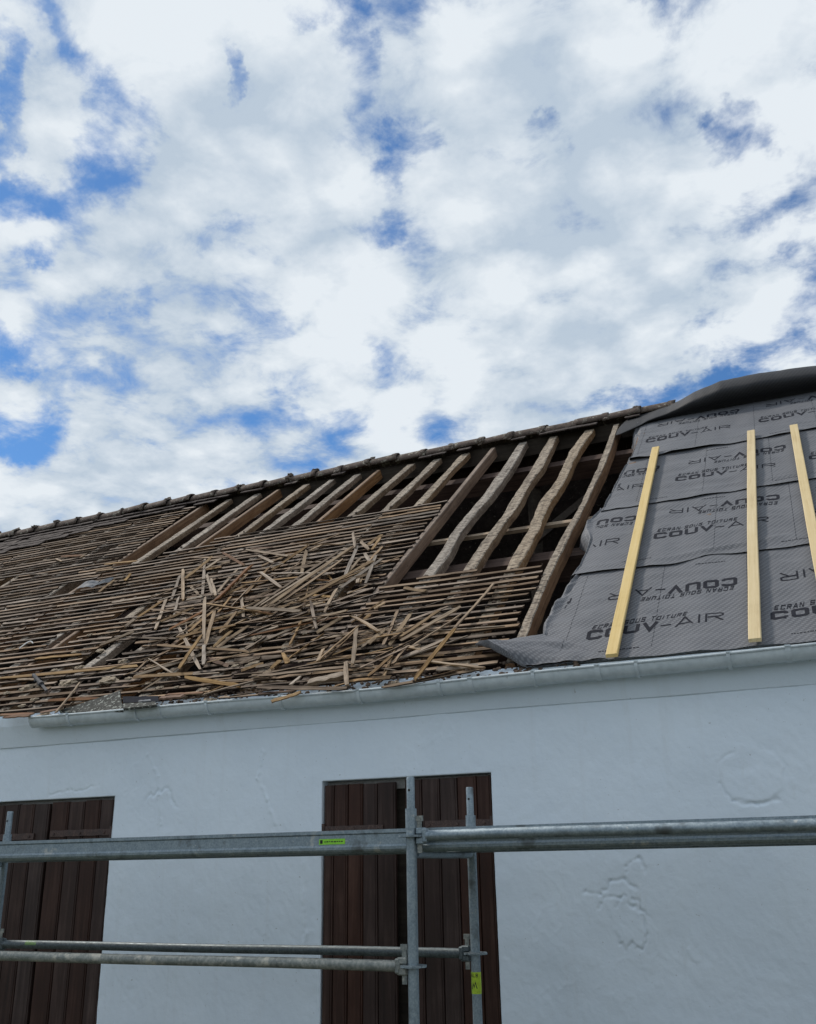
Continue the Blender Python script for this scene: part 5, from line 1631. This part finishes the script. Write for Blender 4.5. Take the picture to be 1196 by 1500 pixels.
# decks: two steel planks a bay
for (a, c) in ((XL + .03, XF - .028), (XF + .028, XR - .03)):
    for (ya, yb) in ((4.452, 4.752), (4.768, 5.068)):
        zb, zt = 1.664, 1.772
        def side(f, g):
            return [(f(.026), zb), (f(.018), zb + .002), (f(.006), zb + .010), (f(.001), zb + .018), (f(0), zb + .030), (f(.007), zb + .040), (f(.007), zb + .086), (f(0), zb + .092), (f(0), zt)]
        inn = [(.010, zt - .004), (.010, zb + .020), (.026, zb + .003)]
        fr = side(lambda q: ya + q, 0); bk = side(lambda q: yb - q, 0)
        prof = fr + bk[::-1] + [(yb - q, z_) for (q, z_) in inn[::-1]] + [(ya + q, z_) for (q, z_) in inn]
        d = MB(); d.prism(prof, a, c); dk = d.build('deck', M_GALV, scaf)
        for ex in (a, c):
            s = 1 if ex == a else -1
            for yy in (ya + .07, yb - .07):
                h = MB(); h.box(min(ex, ex - s * .03), max(ex, ex - s * .03), yy - .02, yy + .02, zb - .0, zb + .075, ch=.004); h.build('claw', M_GALV_DARK, dk)
        if ya < 4.5 and a < -3:
            # lime sticker with a fine printed line
            q0 = Vector(pix_dir(467, 1231)); q1 = Vector(pix_dir(505, 1230)); o_ = Vector(CAM)
            xa = (o_ + q0 * ((ya - o_.y) / q0.y)).x; xb = (o_ + q1 * ((ya - o_.y) / q1.y)).x
            st = MB(); st.box(xa, xb, ya + .0052, ya + .0072, zb + .0445, zb + .0705); sk = st.build('sticker', M_GREEN, dk)
            ink = MB(); x = xa + .03
            ink.box(xa + .006, xa + .020, ya + .0046, ya + .0051, zb + .049, zb + .066)
            while x < xb - .015:
                l = random.uniform(.004, .012); ink.box(x, x + l, ya + .0046, ya + .0051, zb + .055 + random.uniform(-.001, .001), zb + .060); x += l + .004
            ink.build('sticker_print', M_INK_SHADE, sk)
# yellow-green maker's sticker round the inner standard
st = MB(); n = 14; vs_, fs = [], []
for (z, ) in ((.995,), (1.095,)):
    for i in range(n + 1):
        an = math.pi + math.pi * i / n * 1.1 - .15; vs_.append((math.cos(an) * .0252, math.sin(an) * .0252, z))
for i in range(n): fs.append((i, i + 1, n + 2 + i, n + 1 + i))
st.add(vs_, fs); sk = st.build('sticker', M_YGREEN, inner, Matrix.Translation((XI, Y1, 0)))
pr = Print()


def on_pole(a, b, lay):
    an = 1.5 * math.pi - .28 + a / .0252 - .62
    return np.array((math.cos(an) * (.0258 + .0002 * lay), math.sin(an) * (.0258 + .0002 * lay), 1.072 + b))


pr.text('ALB', SMALL, 0, 0, .040, .016, on_pole, (.2, .2), gap=.3)
for (bz, ln) in ((-.006, .035), (-.012, .03), (-.068, .035), (-.073, .025)): pr.stroke([(.003, bz), (ln, bz)], .002, .002, on_pole)
pr.stroke([(.006, -.055), (.014, -.03), (.020, -.045), (.026, -.024), (.034, -.052)], .005, .005, on_pole)
mesh_obj('sticker_print', pr.v, pr.f, M_INK_SHADE, sk, Matrix.Translation((XI, Y1, 0)))
# remains of a green sticker on the wall-side tube
g2 = MB(); vs_, fs = [], []
for x in (-4.83, -4.74):
    for i in range(9): an = math.pi + math.pi * i / 8; vs_.append((x, Y1 + math.cos(an) * .0250, 1.18 + math.sin(an) * .0250 * -1))
for i in range(8): fs.append((i, i + 1, 9 + i + 1, 9 + i))
M_FADED = flat_mat('faded_green_sticker', (0.16, 0.27, 0.10), 0.6)
g2.add(vs_, fs); g2.build('sticker_remains', M_FADED, [c for c in scaf.children if c.get('label', '').startswith('dark tube')][0])
